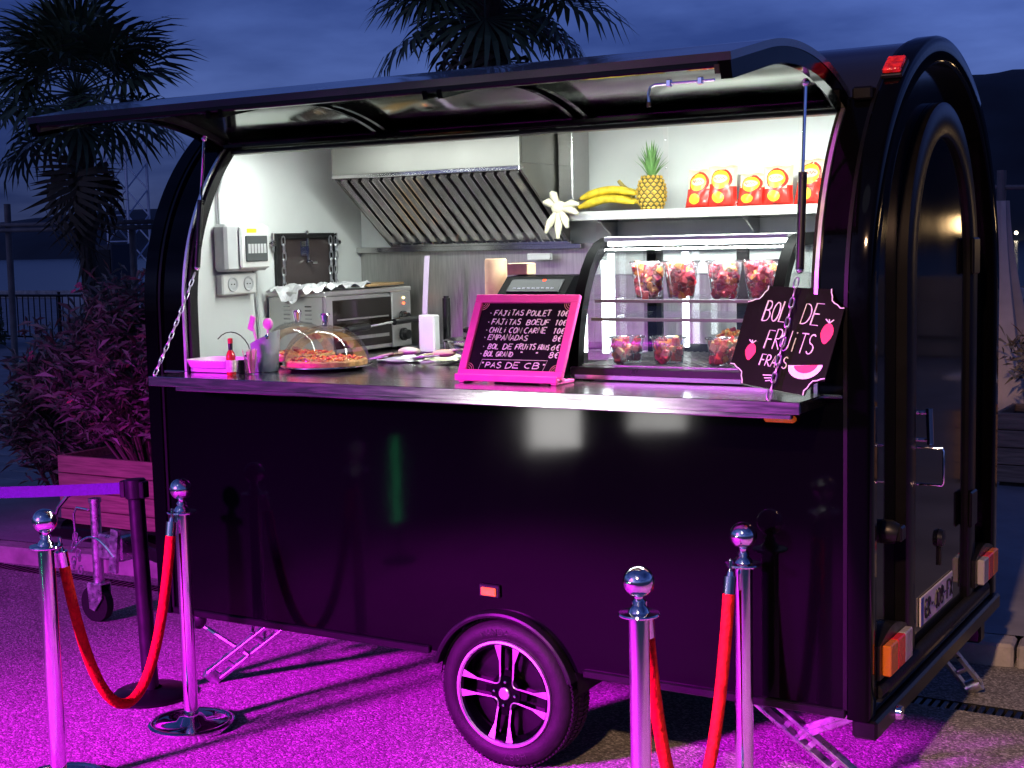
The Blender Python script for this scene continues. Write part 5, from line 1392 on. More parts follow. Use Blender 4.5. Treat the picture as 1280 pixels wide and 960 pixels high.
PCR = pmat('pineapple_leaf', (0.16, 0.33, 0.10), 0.5, noise=0.3, nscale=20)
rn = random.Random(2)
for k in range(34):
    f = k / 33; a = k * 2.4; d = Vector((math.cos(a), math.sin(a), 0)); t = Vector((-d.y, d.x, 0))
    b = Vector((0.042, 1.2, zf + 0.138 + 0.03 * f)) + d * 0.014 * (1 - f * 0.7); L_ = 0.06 + 0.065 * f; lean = 0.055 * (1 - f * 0.75)
    m_ = b + Vector((0, 0, L_ * 0.55)) + d * lean * 0.55; e = b + Vector((0, 0, L_)) + d * lean * 1.3
    mb = MB(); mb.add([b + t * 0.007, b - t * 0.007, m_ - t * 0.0065, m_ + t * 0.0065, e, b + d * 0.003, m_ + d * 0.003], [(0, 5, 6, 3), (5, 1, 2, 6), (3, 6, 4), (6, 2, 4)]); obj('crown_leaf', mb, PCR, pa, 0)
BAGW = pmat('bag_cream', (0.85, 0.72, 0.5), 0.3, noise=0.1, nscale=12)
BAGR = pmat('bag_red', (0.75, 0.03, 0.02), 0.25, noise=0.25, nscale=14)
BAGY = pmat('bag_yellow', (0.9, 0.55, 0.03), 0.3, noise=0.15, nscale=14)
bl = ('leftmost crisp bag on the wall shelf, red with a round emblem', 'second crisp bag from the pineapple, red with a round emblem', 'middle crisp bag, lower and leaning, red with a round emblem', 'fourth crisp bag from the pineapple, red with a round emblem', 'rightmost crisp bag behind the gas strut, red with a round emblem')
for i, (bx, by, w, h, tilt) in enumerate(((0.245, 1.21, 0.115, 0.155, 0.05), (0.36, 1.19, 0.125, 0.165, -0.04), (0.475, 1.20, 0.12, 0.13, 0.06), (0.595, 1.19, 0.125, 0.155, -0.05), (0.715, 1.20, 0.12, 0.175, 0.08))):
    b = empty('crisp_bag', (bx, by, zf), bl[i], 'crisp bag', 'crisp bags lined up on the wall shelf')
    rn = random.Random(40 + i); nu, nv = 14, 14
    ph = [rn.uniform(0, 6) for _ in range(4)]
    def bs(u, v, s):
        puff = 0.034 * (max(0, 1 - (2 * u - 1) ** 2)) ** 0.6 * (max(0, 1 - (2 * v - 1) ** 4)) ** 0.7
        wr = 0.004 * math.sin(9 * u + ph[0] + 3 * v) * math.sin(7 * v + ph[1]) + 0.0025 * math.sin(17 * u + ph[2] - 8 * v)
        ww = w * (1 - 0.06 * math.sin(PI * v))
        return Vector((bx + (u - 0.5) * ww + tilt * v * h, by - s * (puff + wr * (puff > 0.004)) + 0.05 * v * 0.6, zf + v * h + 0.003 * math.sin(11 * u + ph[3]) * (v > 0.9)))
    mb = MB()
    for s in (1, -1):
        vs = [bs(u / nu, v / nv, s) for u in range(nu + 1) for v in range(nv + 1)]
        fs = []; k0 = nv + 1
        for u in range(nu):
            for v in range(nv):
                mb.mi = 1 if v / nv < 0.45 + 0.05 * (i % 3) + 0.06 * math.sin(u * 0.8 + i) else 0
                q = [u * k0 + v, (u + 1) * k0 + v, (u + 1) * k0 + v + 1, u * k0 + v + 1]
                mb.add([vs[z] for z in q], [(0, 1, 2, 3) if s > 0 else (3, 2, 1, 0)])
    obj('bag', mb, [BAGW, BAGR], b, 0)
    def emblem(cu_, cv, ru, rv, lift, name, mat, n=20, rings_=3):
        mb = MB(); vs = [bs(cu_, cv, 1) + Vector((0, -lift, 0))]; fs = []
        for r in range(1, rings_ + 1):
            for j in range(n):
                a = 2 * PI * j / n
                vs.append(bs(min(max(cu_ + ru * r / rings_ * math.cos(a), 0), 1), min(max(cv + rv * r / rings_ * math.sin(a), 0), 1), 1) + Vector((0, -lift, 0)))
        for j in range(n): fs.append((0, 1 + j, 1 + (j + 1) % n))
        for r in range(rings_ - 1):
            for j in range(n): fs.append((1 + r * n + j, 1 + (r + 1) * n + j, 1 + (r + 1) * n + (j + 1) % n, 1 + r * n + (j + 1) % n))
        mb.add(vs, fs); obj(name, mb, mat, b, 50)
    emblem(0.52, 0.66, 0.38, 0.27, 0.0015, 'emblem_ring', BAGR)
    emblem(0.50, 0.67, 0.32, 0.225, 0.0025, 'emblem_disc', BAGY)
    emblem(0.50, 0.69, 0.27, 0.10, 0.0035, 'emblem_band', BAGW)
    emblem(0.42, 0.24, 0.22, 0.14, 0.0015, 'crisp_picture', BAGY)
    mb = MB(); mb.tube([bs(0.30 + 0.40 * k / 22, 0.685 + 0.045 * math.sin(k * 1.15) * (1 - 0.4 * (k / 22)) + 0.02 * k / 22, 1) + Vector((0, -0.0045, 0)) for k in range(23)], 0.0011, 5); obj('emblem_script', mb, BAGR, b, 60)
    mb = MB()
    for k in range(18):
        mb.tube([bs(k / 17, 0.965, 1) + Vector((0, -0.0012, 0)), bs(k / 17, 1.0, 1) + Vector((0, -0.0012, 0))], 0.0009, 4)
    obj('crimp', mb, BAGW, b, 60)
# pair of pale rubber gloves tied on the hood corner
gv = empty('cleaning_glove', (-0.335, 1.075, 1.93), 'pale glove hung in a knot at the corner of the extractor hood', 'glove')
GLV = pmat('glove_cream', (0.72, 0.66, 0.50), 0.55, noise=0.12, nscale=25)
mb = MB(); mb.ball((-0.325, 1.07, 2.01), 0.034, 14, 8, (1.1, 0.8, 0.9)); obj('palm', mb, GLV, gv, 60)
for k, (dx, dz, l) in enumerate(((-1, 0.55, 0.06), (-0.55, -0.9, 0.09), (0.05, -1, 0.10), (0.55, -0.8, 0.07), (1, 0.25, 0.09), (1, -0.15, 0.085), (-0.35, 1, 0.07))):
    d = Vector((dx, -0.25, dz)).normalized(); c = Vector((-0.325, 1.07, 2.01))
    mb = MB(); mb.tube([c + d * 0.02, c + d * (0.02 + l * 0.6), c + d * (0.02 + l) + Vector((0, 0, -0.012))], [0.014, 0.018, 0.007], 8); obj('finger', mb, GLV, gv, 60)

# ================================================================== rope barriers
def stanchion(loc, label):
    x, y, z = loc
    s = empty('rope_stanchion', loc, label, 'stanchion', 'chrome rope stanchions')
    mb = MB(); mb.lathe([(0, 0.001), (0.165, 0.001), (0.168, 0.006), (0.168, 0.02), (0.16, 0.026), (0.148, 0.0265), (0.142, 0.020), (0.06, 0.026), (0.045, 0.045), (0.0, 0.05)], loc, (0, 0, 1), 56); obj('base', mb, CHROME, s, 50)
    mb = MB(); mb.lathe([(0.0285, 0.04), (0.0285, 0.855)], loc, (0, 0, 1), 28); obj('post', mb, CHROME, s, 50)
    mb = MB(); mb.lathe([(0.0285, 0.852), (0.056, 0.855), (0.058, 0.859), (0.056, 0.863), (0.03, 0.865), (0.026, 0.875), (0.017, 0.885), (0.02, 0.893), (0.012, 0.903), (0.014, 0.912)], loc, (0, 0, 1), 28); obj('collar', mb, CHROME, s, 40)
    mb = MB(); mb.ball((x, y, z + 0.949), 0.043, 32, 20); obj('ball', mb, CHROME, s, 60)
    return s
st1 = stanchion((-1.312, -0.875, 0), 'chrome stanchion nearest the left edge, holding one end of a red rope')
st2 = copy_tree(st1, (-1.325, -0.20, 0), 'chrome stanchion before the trailer front, beside the black belt post')
st3 = copy_tree(st1, (0.912, -0.775, 0), 'chrome stanchion in the foreground just right of the wheel')
st4 = copy_tree(st1, (0.950, -0.105, 0), 'chrome stanchion beside the trailer below the tilted chalk sign')
def rope(a, b, low, label):
    a, b = Vector(a), Vector(b); n = 90
    e = Vector(((a.x + b.x) / 2, (a.y + b.y) / 2, low))
    pts = []
    for i in range(n + 1):
        f = i / n; p = a.lerp(b, f)
        top = a.z + (b.z - a.z) * f
        k = 2.0
        sagc = (math.cosh(k * (2 * f - 1)) - math.cosh(k)) / (1 - math.cosh(k))
        p.z = top - (((a.z + b.z) / 2) - low) * sagc
        pts.append(p)
    r = empty('velvet_rope', e, label, 'rope', 'red velvet ropes')
    def along(ps, L_):
        acc = 0.0
        for u in range(len(ps) - 1):
            dl = (ps[u + 1] - ps[u]).length
            if acc + dl >= L_:
                return ps[u].lerp(ps[u + 1], (L_ - acc) / dl), u + 1
            acc += dl
    pa_, ia = along(pts, 0.055); pb_, ib = along(pts[::-1], 0.055)
    core = [pa_] + pts[ia:len(pts) - ib] + [pb_]
    mb = MB(); mb.tube(core, 0.0195, 14); obj('rope', mb, ROPE, r, 60)
    for seq in (pts, pts[::-1]):
        q0, _ = along(seq, 0.016); q1, _ = along(seq, 0.03); q2, _ = along(seq, 0.085)
        mb = MB(); mb.tube([q0, q1, q1 + (q2 - q1) * 0.02, q2], [0.009, 0.012, 0.0208, 0.0208], 14); obj('ferrule', mb, CHROME, r, 40)
        h0 = seq[0]
        mb = MB(); mb.tube([q0, h0 + Vector((0, 0, 0.004)), h0 + Vector((0, 0, 0.012)), h0 + (h0 - q1) * 0.2 + Vector((0, 0, 0.014))], 0.006, 8); obj('hook', mb, CHROME, r, 60)
rope((-1.30, -0.825, 0.862), (-1.322, -0.255, 0.862), 0.20, 'red velvet rope sagging between the two stanchions at the left')
rope((0.905, -0.722, 0.862), (0.93, -0.16, 0.862), 0.19, 'red velvet rope between the two stanchions at the right')
# black belt post, leaning slightly
bp0, bp1 = Vector((-1.745, 0.0, 0.0)), Vector((-1.80, 0.02, 0.925))
pd = (bp1 - bp0).normalized()
bpst = empty('belt_post', bp0, 'black retractable belt post leaning beside the trailer front', 'belt post')
mb = MB(); mb.lathe([(0, 0.001), (0.165, 0.001), (0.165, 0.012), (0.15, 0.026), (0.06, 0.036), (0.045, 0.04)], bp0, (0, 0, 1), 48); obj('base', mb, SATIN, bpst, 40)
mb = MB(); mb.tube([bp0 + pd * 0.03, bp0 + pd * 0.84], 0.034, 24); obj('post', mb, BLACKPL, bpst, 40)
mb = MB(); mb.tube([bp0 + pd * 0.84, bp0 + pd * 0.845, bp0 + pd * 0.92, bp0 + pd * 0.925], [0.036, 0.044, 0.044, 0.038], 24)
mb.obox(bp0 + pd * 0.882 + Vector((-0.048, -0.02, 0)), (-0.9, -0.4, 0), (0.4, -0.9, 0), (0, 0, 1), 0.012, 0.02, 0.035, 0.004); mb.obox(bp0 + pd * 0.882 + Vector((0.048, 0.0, 0)), (1, 0, 0), (0, 1, 0), (0, 0, 1), 0.012, 0.02, 0.035, 0.004); obj('head', mb, BLACKPL, bpst, 40)
pA = bp0 + pd * 0.885 + Vector((-0.05, -0.022, 0)); pB = Vector((-2.95, -0.60, 0.885))
mb = MB(); rings = []
for i in range(25):
    f = i / 24; p = pA.lerp(pB, f); p.z -= 0.012 * math.sin(PI * f); dd2 = (pB - pA).normalized(); sd = Vector((-dd2.y, dd2.x, 0)) * 0.0008
    rings.append([p + sd + Vector((0, 0, -0.024)), p - sd + Vector((0, 0, -0.024)), p - sd + Vector((0, 0, 0.024)), p + sd + Vector((0, 0, 0.024))])
mb.loft(rings, True, True); obj('belt', mb, pmat('blue_webbing', (0.05, 0.03, 0.16), 0.7, noise=0.15, nscale=80, bump=0.2), bpst, 0, label='violet webbing belt stretched to the left')

# ================================================================== planter and plants
rnP = random.Random(77)
def planter(x0, x1, y0, y1, z0, z1, label, rows=4, rz=0.0):
    p = empty('wooden_planter', ((x0 + x1) / 2, (y0 + y1) / 2, z0), label, 'planter')
    h = (z1 - z0 - 0.03) / rows
    mb = MB(); mb.box(x0 + 0.03, x1 - 0.03, y0 + 0.03, y1 - 0.03, z0, z1 - 0.06); obj('soil', mb, pmat('soil', (0.035, 0.025, 0.018), 0.9, noise=0.4, nscale=20, bump=0.6), p, 0)
    for r in range(rows):
        a, b = z0 + 0.03 + r * h, z0 + 0.03 + (r + 1) * h - 0.006
        for yy in (y0, y1 - 0.028):
            mb = MB(); mb.box(x0 + rnP.uniform(-0.004, 0.004), x1 + rnP.uniform(-0.004, 0.004), yy + rnP.uniform(-0.003, 0.003), yy + 0.028, a, b, 0.004); obj('plank', mb, PLANKM, p, 30)
        for xx in (x0 + 0.001, x1 - 0.029):
            mb = MB(); mb.box(xx, xx + 0.028, y0 + 0.034, y1 - 0.034, a, b, 0.004); obj('plank', mb, PLANKM, p, 30)
    mb = MB(); mb.box(x0 + 0.04, x1 - 0.04, y0 + 0.04, y1 - 0.04, z0 + 0.0005, z0 + 0.03); obj('foot', mb, SATIN, p, 0)
    return p
def oleander(c, rx, ry, h, n, label, seed, nflow=10, stems=34, zlow=0.0):
    rn = random.Random(seed)
    x, y, z = c
    o = empty('oleander_bush', c, label, 'bush')
    ms = MB(); ml = MB(); tips = []
    for i in range(stems):
        a = rn.uniform(0, 2 * PI); f = math.sqrt(rn.random())
        ex, ey = x + rx * f * math.cos(a), y + ry * f * math.sin(a)
        ez = z + h * (rn.uniform(0.5, 1.0) * (1 - 0.45 * f * f))
        b = Vector((x + (ex - x) * 0.25, y + (ey - y) * 0.25, z)); e = Vector((ex, ey, ez)); m_ = b.lerp(e, 0.5) + Vector((0, 0, h * 0.1))
        pts = [b, b.lerp(m_, .5), m_, m_.lerp(e, .5), e]
        ms.tube(pts, [0.011, 0.009, 0.007, 0.005, 0.003], 5); tips.append(e)
        per = max(6, n // stems)
        for k in range(per):
            f2 = rn.uniform(0.12, 1.0) ** 0.7
            q = pts[0].lerp(pts[2], f2 * 2) if f2 < 0.5 else pts[2].lerp(pts[4], f2 * 2 - 1)
            az = rn.uniform(0, 2 * PI); el = rn.uniform(-0.5, 1.1); d = Vector((math.cos(az) * math.cos(el), math.sin(az) * math.cos(el), math.sin(el)))
            q = q + Vector((rn.gauss(0, 0.05), rn.gauss(0, 0.05), rn.gauss(0, 0.04)))
            ln = rn.uniform(0.08, 0.15); w = ln * 0.085 * rn.uniform(0.8, 1.3)
            sd = d.cross(Vector((rn.gauss(0, 1), rn.gauss(0, 1), rn.gauss(0, 1)))).normalized()
            mid = q + d * ln * 0.5 + Vector((0, 0, 0.008)); tip = q + d * ln - Vector((0, 0, 0.012))
            ml.mi = rn.choices((0, 1, 2), (6, 3, 1))[0]
            ml.add([q, mid + sd * w, tip, mid - sd * w], [(0, 1, 2), (0, 2, 3)])
    obj('stems', ms, pmat('oleander_stem', (0.10, 0.075, 0.05), 0.7), o, 60)
    obj('foliage', ml, [LEAFM, pmat('oleander_leaf_pale', (0.18, 0.165, 0.125), 0.5), pmat('oleander_leaf_brown', (0.17, 0.10, 0.07), 0.6)], o, 0, kind='stuff')
    for i in range(nflow):
        e = rn.choice(tips) + Vector((rn.uniform(-.05, .05), rn.uniform(-.05, .05), rn.uniform(-0.02, 0.05)))
        mb = MB()
        for b in range(rn.randint(3, 6)):
            c2 = e + Vector((rn.gauss(0, 0.022), rn.gauss(0, 0.022), rn.gauss(0, 0.02)))
            for k in range(5):
                a = 2 * PI * k / 5 + rn.random(); d = Vector((math.cos(a), math.sin(a) * 0.7, math.sin(a) * 0.6 + 0.2)).normalized(); s2 = d.cross(Vector((0.2, -0.9, 0.4))).normalized()
                mb.add([c2, c2 + d * 0.013 + s2 * 0.008, c2 + d * 0.022, c2 + d * 0.013 - s2 * 0.008], [(0, 1, 2, 3)])
        obj('flower', mb, FLOWERM, o, 0)
    return o
planter(-4.52, -2.75, 1.98, 2.62, 0.098, 0.59, 'long wooden planter box behind the trailer front')
oleander((-4.0, 2.32, 0.50), 1.15, 0.55, 1.35, 12500, 'big pink flowering oleander in the wooden planter beside the trailer front', 4, 9, 90)
oleander((-5.3, 2.75, 0.15), 0.75, 0.55, 1.15, 6000, 'lower oleander with sparse flowers at the left picture edge', 8, 6, 34)
# right of the trailer
mb = MB()
planter(0.45, 2.4, 5.9, 6.5, 0.098, 0.62, 'wooden planter behind the rear of the trailer')
oleander((0.95, 6.2, 0.56), 0.62, 0.4, 1.0, 1600, 'oleander bush with red blooms at the right picture edge', 15, 6, 26)

# ---- fan palms
def fan_leaf(seed, droop):
    rn = random.Random(seed)
    mb = MB()
    pl_ = rn.uniform(0.45, 0.72)
    mb.tube([(0, 0, 0), (0, pl_ * 0.5, 0.02), (0, pl_, 0.0)], [0.012, 0.009, 0.008], 5)
    n = 27; span = R_(235)
    for i in range(n):
        a = -span / 2 + span * i / (n - 1)
        L_ = 0.72 * (1 - 0.28 * abs(a / (span / 2)) ** 2) * rn.uniform(0.9, 1.05)
        d = Vector((math.sin(a), math.cos(a), 0)); s = Vector((d.y, -d.x, 0))
        b = Vector((0, pl_, 0)); z1 = 0.03 * (1 if i % 2 else -0.2)
        w = 0.026
        p1 = b + d * L_ * 0.55 + Vector((0, 0, z1 + 0.02)); tip = b + d * L_ + Vector((0, 0, -droop * L_ * rn.uniform(0.6, 1.4)))
        m = b + d * L_ * 0.8 + Vector((0, 0, z1 * 0.6 - droop * L_ * 0.3))
        mb.add([b, p1 + s * w, p1 - s * w, m + s * w * 0.7, m - s * w * 0.7, tip], [(0, 1, 2), (1, 3, 4, 2), (3, 5, 4)])
    return mb
leaf_meshes = {}
def palm(base, ztop, seed, nleaf, label, trunk_r=0.13, crown=1.0, dead=14):
    rn = random.Random(seed)
    p = empty('fan_palm', base, label, 'palm tree', 'fan palms behind the trailer')
    x, y, z = base
    mb = MB(); rings = []; H = ztop - z
    for i in range(40):
        f = i / 39; r0 = trunk_r * (0.75 + 0.75 * min(1, max(0, f - 0.35) * 2.2)) * (1.0 if f < 0.93 else 0.8)
        rings.append([(x + 0.05 * math.sin(f * 3) + r0 * (1 + 0.16 * math.sin(7 * a + i * 2.2) + rn.uniform(-.08, .08)) * math.cos(a), y + r0 * (1 + 0.16 * math.sin(5 * a + i * 1.7) + rn.uniform(-.08, .08)) * math.sin(a), z + H * f) for a in [2 * PI * j / 16 for j in range(16)]])
    mb.loft(rings, True, True); obj('trunk', mb, PALMTRUNK, p, 0)
    mb = MB()
    for i in range(260):  # hanging fibre
        f = rn.uniform(0.4, 1.0); a = rn.uniform(0, 2 * PI); r0 = trunk_r * 1.45
        q = Vector((x + 0.05 * math.sin(f * 3) + r0 * math.cos(a), y + r0 * math.sin(a), z + H * f)); d = Vector((math.cos(a), math.sin(a), 0)); s = Vector((-d.y, d.x, 0)) * 0.018
        mb.add([q - d * 0.05 + s, q - d * 0.05 - s, q + d * rn.uniform(0.02, 0.09) + Vector((0, 0, -rn.uniform(0.12, 0.34)))], [(0, 1, 2)])
    obj('trunk_fibre', mb, PALMTRUNK, p, 0, kind='stuff')
    top = Vector((x + 0.05 * math.sin(3), y, ztop))
    for i in range(nleaf + dead):
        isd = i >= nleaf
        key = (('d' if isd else 'g'), i % 5)
        if not isd:
            f = (i + 0.5) / nleaf
            el = R_(82 - 125 * f ** 0.9 + rn.uniform(-10, 10))
        else:
            el = R_(rn.uniform(-80, -52))
        az = i * 2.39996 + rn.uniform(-0.3, 0.3)
        org = top + Vector((0, 0, (0.06 if not isd else -rn.uniform(0.1, 0.45))))
        d = Vector((math.cos(az) * math.cos(el), math.sin(az) * math.cos(el), math.sin(el)))
        sd = Vector((-math.sin(az), math.cos(az), 0)); up = sd.cross(d) * -1
        up = d.cross(sd) * -1
        if up.z < 0: up = -up
        up = (up + sd * rn.uniform(-0.35, 0.35)).normalized(); xx = d.cross(up).normalized(); up = xx.cross(d)
        if key not in leaf_meshes:
            o = obj('leaf', fan_leaf(100 + i % 5 + (10 if isd else 0), 0.55 if isd else 0.22), DEADLEAF if isd else PALMLEAF, p, 0, org, local=True)
            leaf_meshes[key] = o
        else:
            o = inst(leaf_meshes[key], p, org)
        o.rotation_mode = 'QUATERNION'
        M = Matrix((xx, d, up)).transposed()
        o.rotation_quaternion = M.to_quaternion()
        s = crown * rn.uniform(0.88, 1.1); o.scale = (s, s, s)
    return p
palm((-10.78, 8.0, 0.098), 3.72, 11, 34, 'tall fan palm at the left edge, crown above the raised hatch corner', 0.095, 1.15, 3)
palm((-4.95, 8.0, 0.098), 4.36, 12, 36, 'fan palm whose crown rises over the middle of the hatch', 0.14, 1.12, 6)

# ================================================================== lakeside behind
WATER = pmat('lake_water', (0.012, 0.02, 0.035), 0.16, noise=0.2, nscale=0.2, bump=0.5, bscale=1.4)
mb = MB(); mb.add([(-2500, 34.2, -1.0), (1500, 34.2, -1.0), (1500, 2500, -1.0), (-2500, 2500, -1.0)], [(0, 1, 2, 3)]); obj('lake', mb, WATER, None, 0, (0, 34.2, -1.0), kind='structure')
def ridge(x, seed, base, amp):
    return base + amp * (0.5 * math.sin(x * 0.006 + seed) + 0.28 * math.sin(x * 0.017 + seed * 2.1) + 0.14 * math.sin(x * 0.043 + seed) + 0.06 * math.sin(x * 0.11))
def hills(y0, depth, hf, mat, name):
    mb = MB(); rn = random.Random(5); rows = []
    xs = [-1000 + i * 5 for i in range(300)]
    for j in range(9):
        f = j / 8
        rows.append([(x, y0 + depth * f, -1.2 + hf(x) * (math.sin(PI / 2 * f) ** 0.8) * (1 + (rn.uniform(-.012, .0) if 0 < j < 8 else 0) + (rn.uniform(-.0025, .0025) if j == 8 else 0))) for x in xs])
    mb.loft(rows, False); obj(name, mb, mat, None, 60, (0, y0, -1.2), kind='structure')
HILLM = pmat('wooded_hill', (0.016, 0.022, 0.03), 0.9, noise=0.4, nscale=0.05)
def hf(x):
    # high on the right, falling to a low far shore on the left
    t = min(1, max(0, (x + 420) / 330)); t = t * t * (3 - 2 * t)
    return 21 + 41 * t + 3.0 * math.sin(x * 0.011 + 1.3) + 1.2 * math.sin(x * 0.031)
hills(430, 120, hf, HILLM, 'far_hills')
# lights of the far shore
for i, (x, n) in enumerate(((-545, 1), (-541, 1), (-455, 1), (-82, 1), (-64, 1))):
    mb = MB()
    for k in range(n): mb.ball((x + k * 2.4, 428, 1.2 + 0.3 * k), 0.55, 8, 5)
    obj('shore_light', mb, glow('shore_glow', (1.0, 0.85, 0.6), 9), None, 0, label=('leftmost bright light on the far shore', 'light just right of the leftmost shore light', 'faint shore light beside the black speaker box', 'shore light beside the parasol at the right edge', 'lone shore light at the far right edge')[i], cat='light')
# promenade edge: low wall, railing
mb = MB(); mb.box(-90, 30, 33.6, 34.0, 0.098, 0.40, 0.02); obj('low_wall', mb, CONCRETE, None, 30, label='long low lakeside wall at the far edge of the promenade', cat='wall')
rl = empty('railing', (-17, 14.5, 0.098), 'dark metal railing by the water behind the left bush', 'railing')
RX0, RX1, RY = -20.5, -15.2, 14.5
mb = MB(); mb.tube([(RX0, RY, 1.05), (RX1, RY, 1.05)], 0.025, 8); mb.tube([(RX0, RY, 0.25), (RX1, RY, 0.25)], 0.018, 8); obj('rail', mb, SATIN, rl)
mb = MB(); mb.tube([(0, 0, 0.25), (0, 0, 1.05)], 0.012, 6); bl_ = obj('baluster', mb, SATIN, rl, 40, (RX0, RY, 0), local=True)
for i in range(1, 34): inst(bl_, rl, (RX0 + i * 0.16, RY, 0))
mb = MB(); mb.tube([(0, 0, 0.098), (0, 0, 1.12)], 0.03, 8); ps_ = obj('post', mb, SATIN, rl, 40, (RX0 + 0.02, RY + 0.05, 0), local=True)
for i in range(1, 4): inst(ps_, rl, (RX0 + 0.02 + i * 1.75, RY + 0.05, 0))
# pergola frame of poles
pg = empty('pole_frame', (-12, 9.0, 0.098), 'thin frame of poles crossing in front of the lake at the left', 'frame')
POLE = pmat('weathered_pole', (0.13, 0.115, 0.11), 0.7, noise=0.3, nscale=6)
for x, zt in ((-13.36, 2.55), (-11.0, 2.2), (-8.6, 2.2)):
    mb = MB(); mb.tube([(x, 9.0, 0.098), (x + 0.02, 9.0, zt)], 0.045, 10); obj('upright', mb, POLE, pg)
for z in (2.17, 2.24):
    mb = MB(); mb.tube([(-14.6, 8.9, z + 0.03), (-7.6, 8.9, z - 0.03)], 0.03, 10); obj('cross_pole', mb, POLE, pg)
# truss tower with a black speaker box
tw = empty('truss_tower', (-16.25, 14.0, 0.098), 'pale lattice truss tower standing behind the left palm', 'truss tower')
TR = pmat('truss_aluminium', (0.5, 0.55, 0.62), 0.35, 0.4)
t0x, t1x, t0y, t1y = -16.52, -16.0, 13.8, 14.3
for a in (t0x, t1x):
    for b in (t0y, t1y):
        mb = MB(); mb.tube([(a, b, 0.098), (a, b, 3.9)], 0.025, 8); obj('chord', mb, TR, tw)
for i in range(8):
    z0 = 0.2 + i * 0.46
    mb = MB(); mb.tube([(t0x, t0y, z0), (t1x, t0y, z0)], 0.014, 6); mb.tube([(t0x, t0y, z0), (t1x, t0y, z0 + 0.46)], 0.014, 6); mb.tube([(t0x, t1y, z0 + 0.46), (t1x, t1y, z0)], 0.014, 6); mb.tube([(t1x, t0y, z0), (t1x, t1y, z0 + 0.46)], 0.014, 6); mb.tube([(t0x, t0y, z0 + 0.46), (t0x, t1y, z0)], 0.014, 6)
    obj('lattice', mb, TR, tw)
sp = empty('speaker_box', (-16.1, 13.5, 0.098), 'tall dark speaker box in front of the truss tower', 'speaker')
mb = MB(); mb.box(-16.45, -15.75, 13.15, 13.7, 0.098, 2.0, 0.02); obj('cabinet', mb, pmat('dark_blue_box', (0.012, 0.016, 0.03), 0.5), sp, 30)
mb = MB(); mb.box(-16.40, -15.80, 13.135, 13.149, 0.2, 1.9, 0.004); obj('grille', mb, RUBBER, sp, 0)
# dark clipped hedge at the far left and a moored boat
def shrub(c, rx, ry, rz, n, label, seed):
    rn = random.Random(seed); o = empty('round_shrub', c, label, 'shrub'); mb = MB()
    for i in range(n):
        a = rn.uniform(0, 2 * PI); u = rn.uniform(-0.2, 1); q = math.sqrt(max(0, 1 - u * u)); s = rn.uniform(0.75, 1.05)
        p = Vector((c[0] + rx * q * math.cos(a) * s, c[1] + ry * q * math.sin(a) * s, c[2] + 0.15 + rz * max(u, 0) * s)); d = Vector((rn.gauss(0, 1), rn.gauss(0, 1), rn.gauss(0, 1))).normalized(); e = d.orthogonal().normalized()
        mb.add([p, p + d * 0.08 + e * 0.03, p + d * 0.14, p + d * 0.08 - e * 0.03], [(0, 1, 2, 3)])
    obj('foliage', mb, PALMLEAF, o, 0, kind='stuff')
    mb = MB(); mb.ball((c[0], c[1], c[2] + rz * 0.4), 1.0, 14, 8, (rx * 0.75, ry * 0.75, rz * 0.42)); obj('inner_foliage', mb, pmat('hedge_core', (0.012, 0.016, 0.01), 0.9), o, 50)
    mb = MB(); mb.tube([c, (c[0], c[1], c[2] + rz * 0.5)], 0.05, 8); obj('trunk', mb, PALMTRUNK, o)
shrub((-20.6, 13.2, 0.098), 1.4, 1.0, 1.35, 2600, 'dark rounded shrub at the left edge by the water', 6)
bo = empty('moored_boat', (-24.5, 22.0, 0.098), 'small pale boat hull resting behind the railing', 'boat')
mb = MB(); rg = []
for i in range(13):
    f = i / 12; w = 0.75 * math.sin(PI * min(1, 0.12 + f * 0.88)) ** 0.5 if f < 1 else 0.02; x = -26.6 + 4.2 * f
    rg.append([(x, 22 - w, 0.75 + 0.1 * f), (x, 22 - w * 0.8, 0.35), (x, 22, 0.12), (x, 22 + w * 0.8, 0.35), (x, 22 + w, 0.75 + 0.1 * f)])
mb.loft(rg, False); obj('hull', mb, pmat('hull_white', (0.5, 0.52, 0.55), 0.4), bo, 50)
mb = MB(); mb.box(-25.6, -24.2, 21.6, 22.4, 0.6, 1.05, 0.08); obj('cabin', mb, pmat('hull_blue', (0.05, 0.06, 0.09), 0.4), bo, 30)
# folded parasol at the right edge
par = empty('folded_parasol', (0.30, 7.0, 0.098), 'closed pale parasol at the right edge behind the trailer', 'parasol')
mb = MB(); mb.tube([(0.25, 7.0, 0.098), (0.25, 7.0, 2.33)], 0.035, 10); obj('pole', mb, POLE, par)
mb = MB(); mb.tube([(0.05, 7.0, 2.21), (0.62, 7.0, 2.19)], 0.018, 8); obj('cross_arm', mb, POLE, par)
mb = MB(); rg = []
for i in range(16):
    f = i / 15; r0 = 0.05 + 0.26 * f ** 1.5
    rg.append([(0.25 + r0 * (1 + 0.22 * math.sin(6 * a + 0.4)) * math.cos(a), 7.0 + r0 * (1 + 0.22 * math.sin(6 * a + 0.4)) * math.sin(a), 2.1 - 1.6 * f) for a in [2 * PI * j / 30 for j in range(30)]])
mb.loft(rg, True); obj('canopy', mb, pmat('parasol_cloth', (0.42, 0.36, 0.34), 0.85, noise=0.12, nscale=6), par, 50)
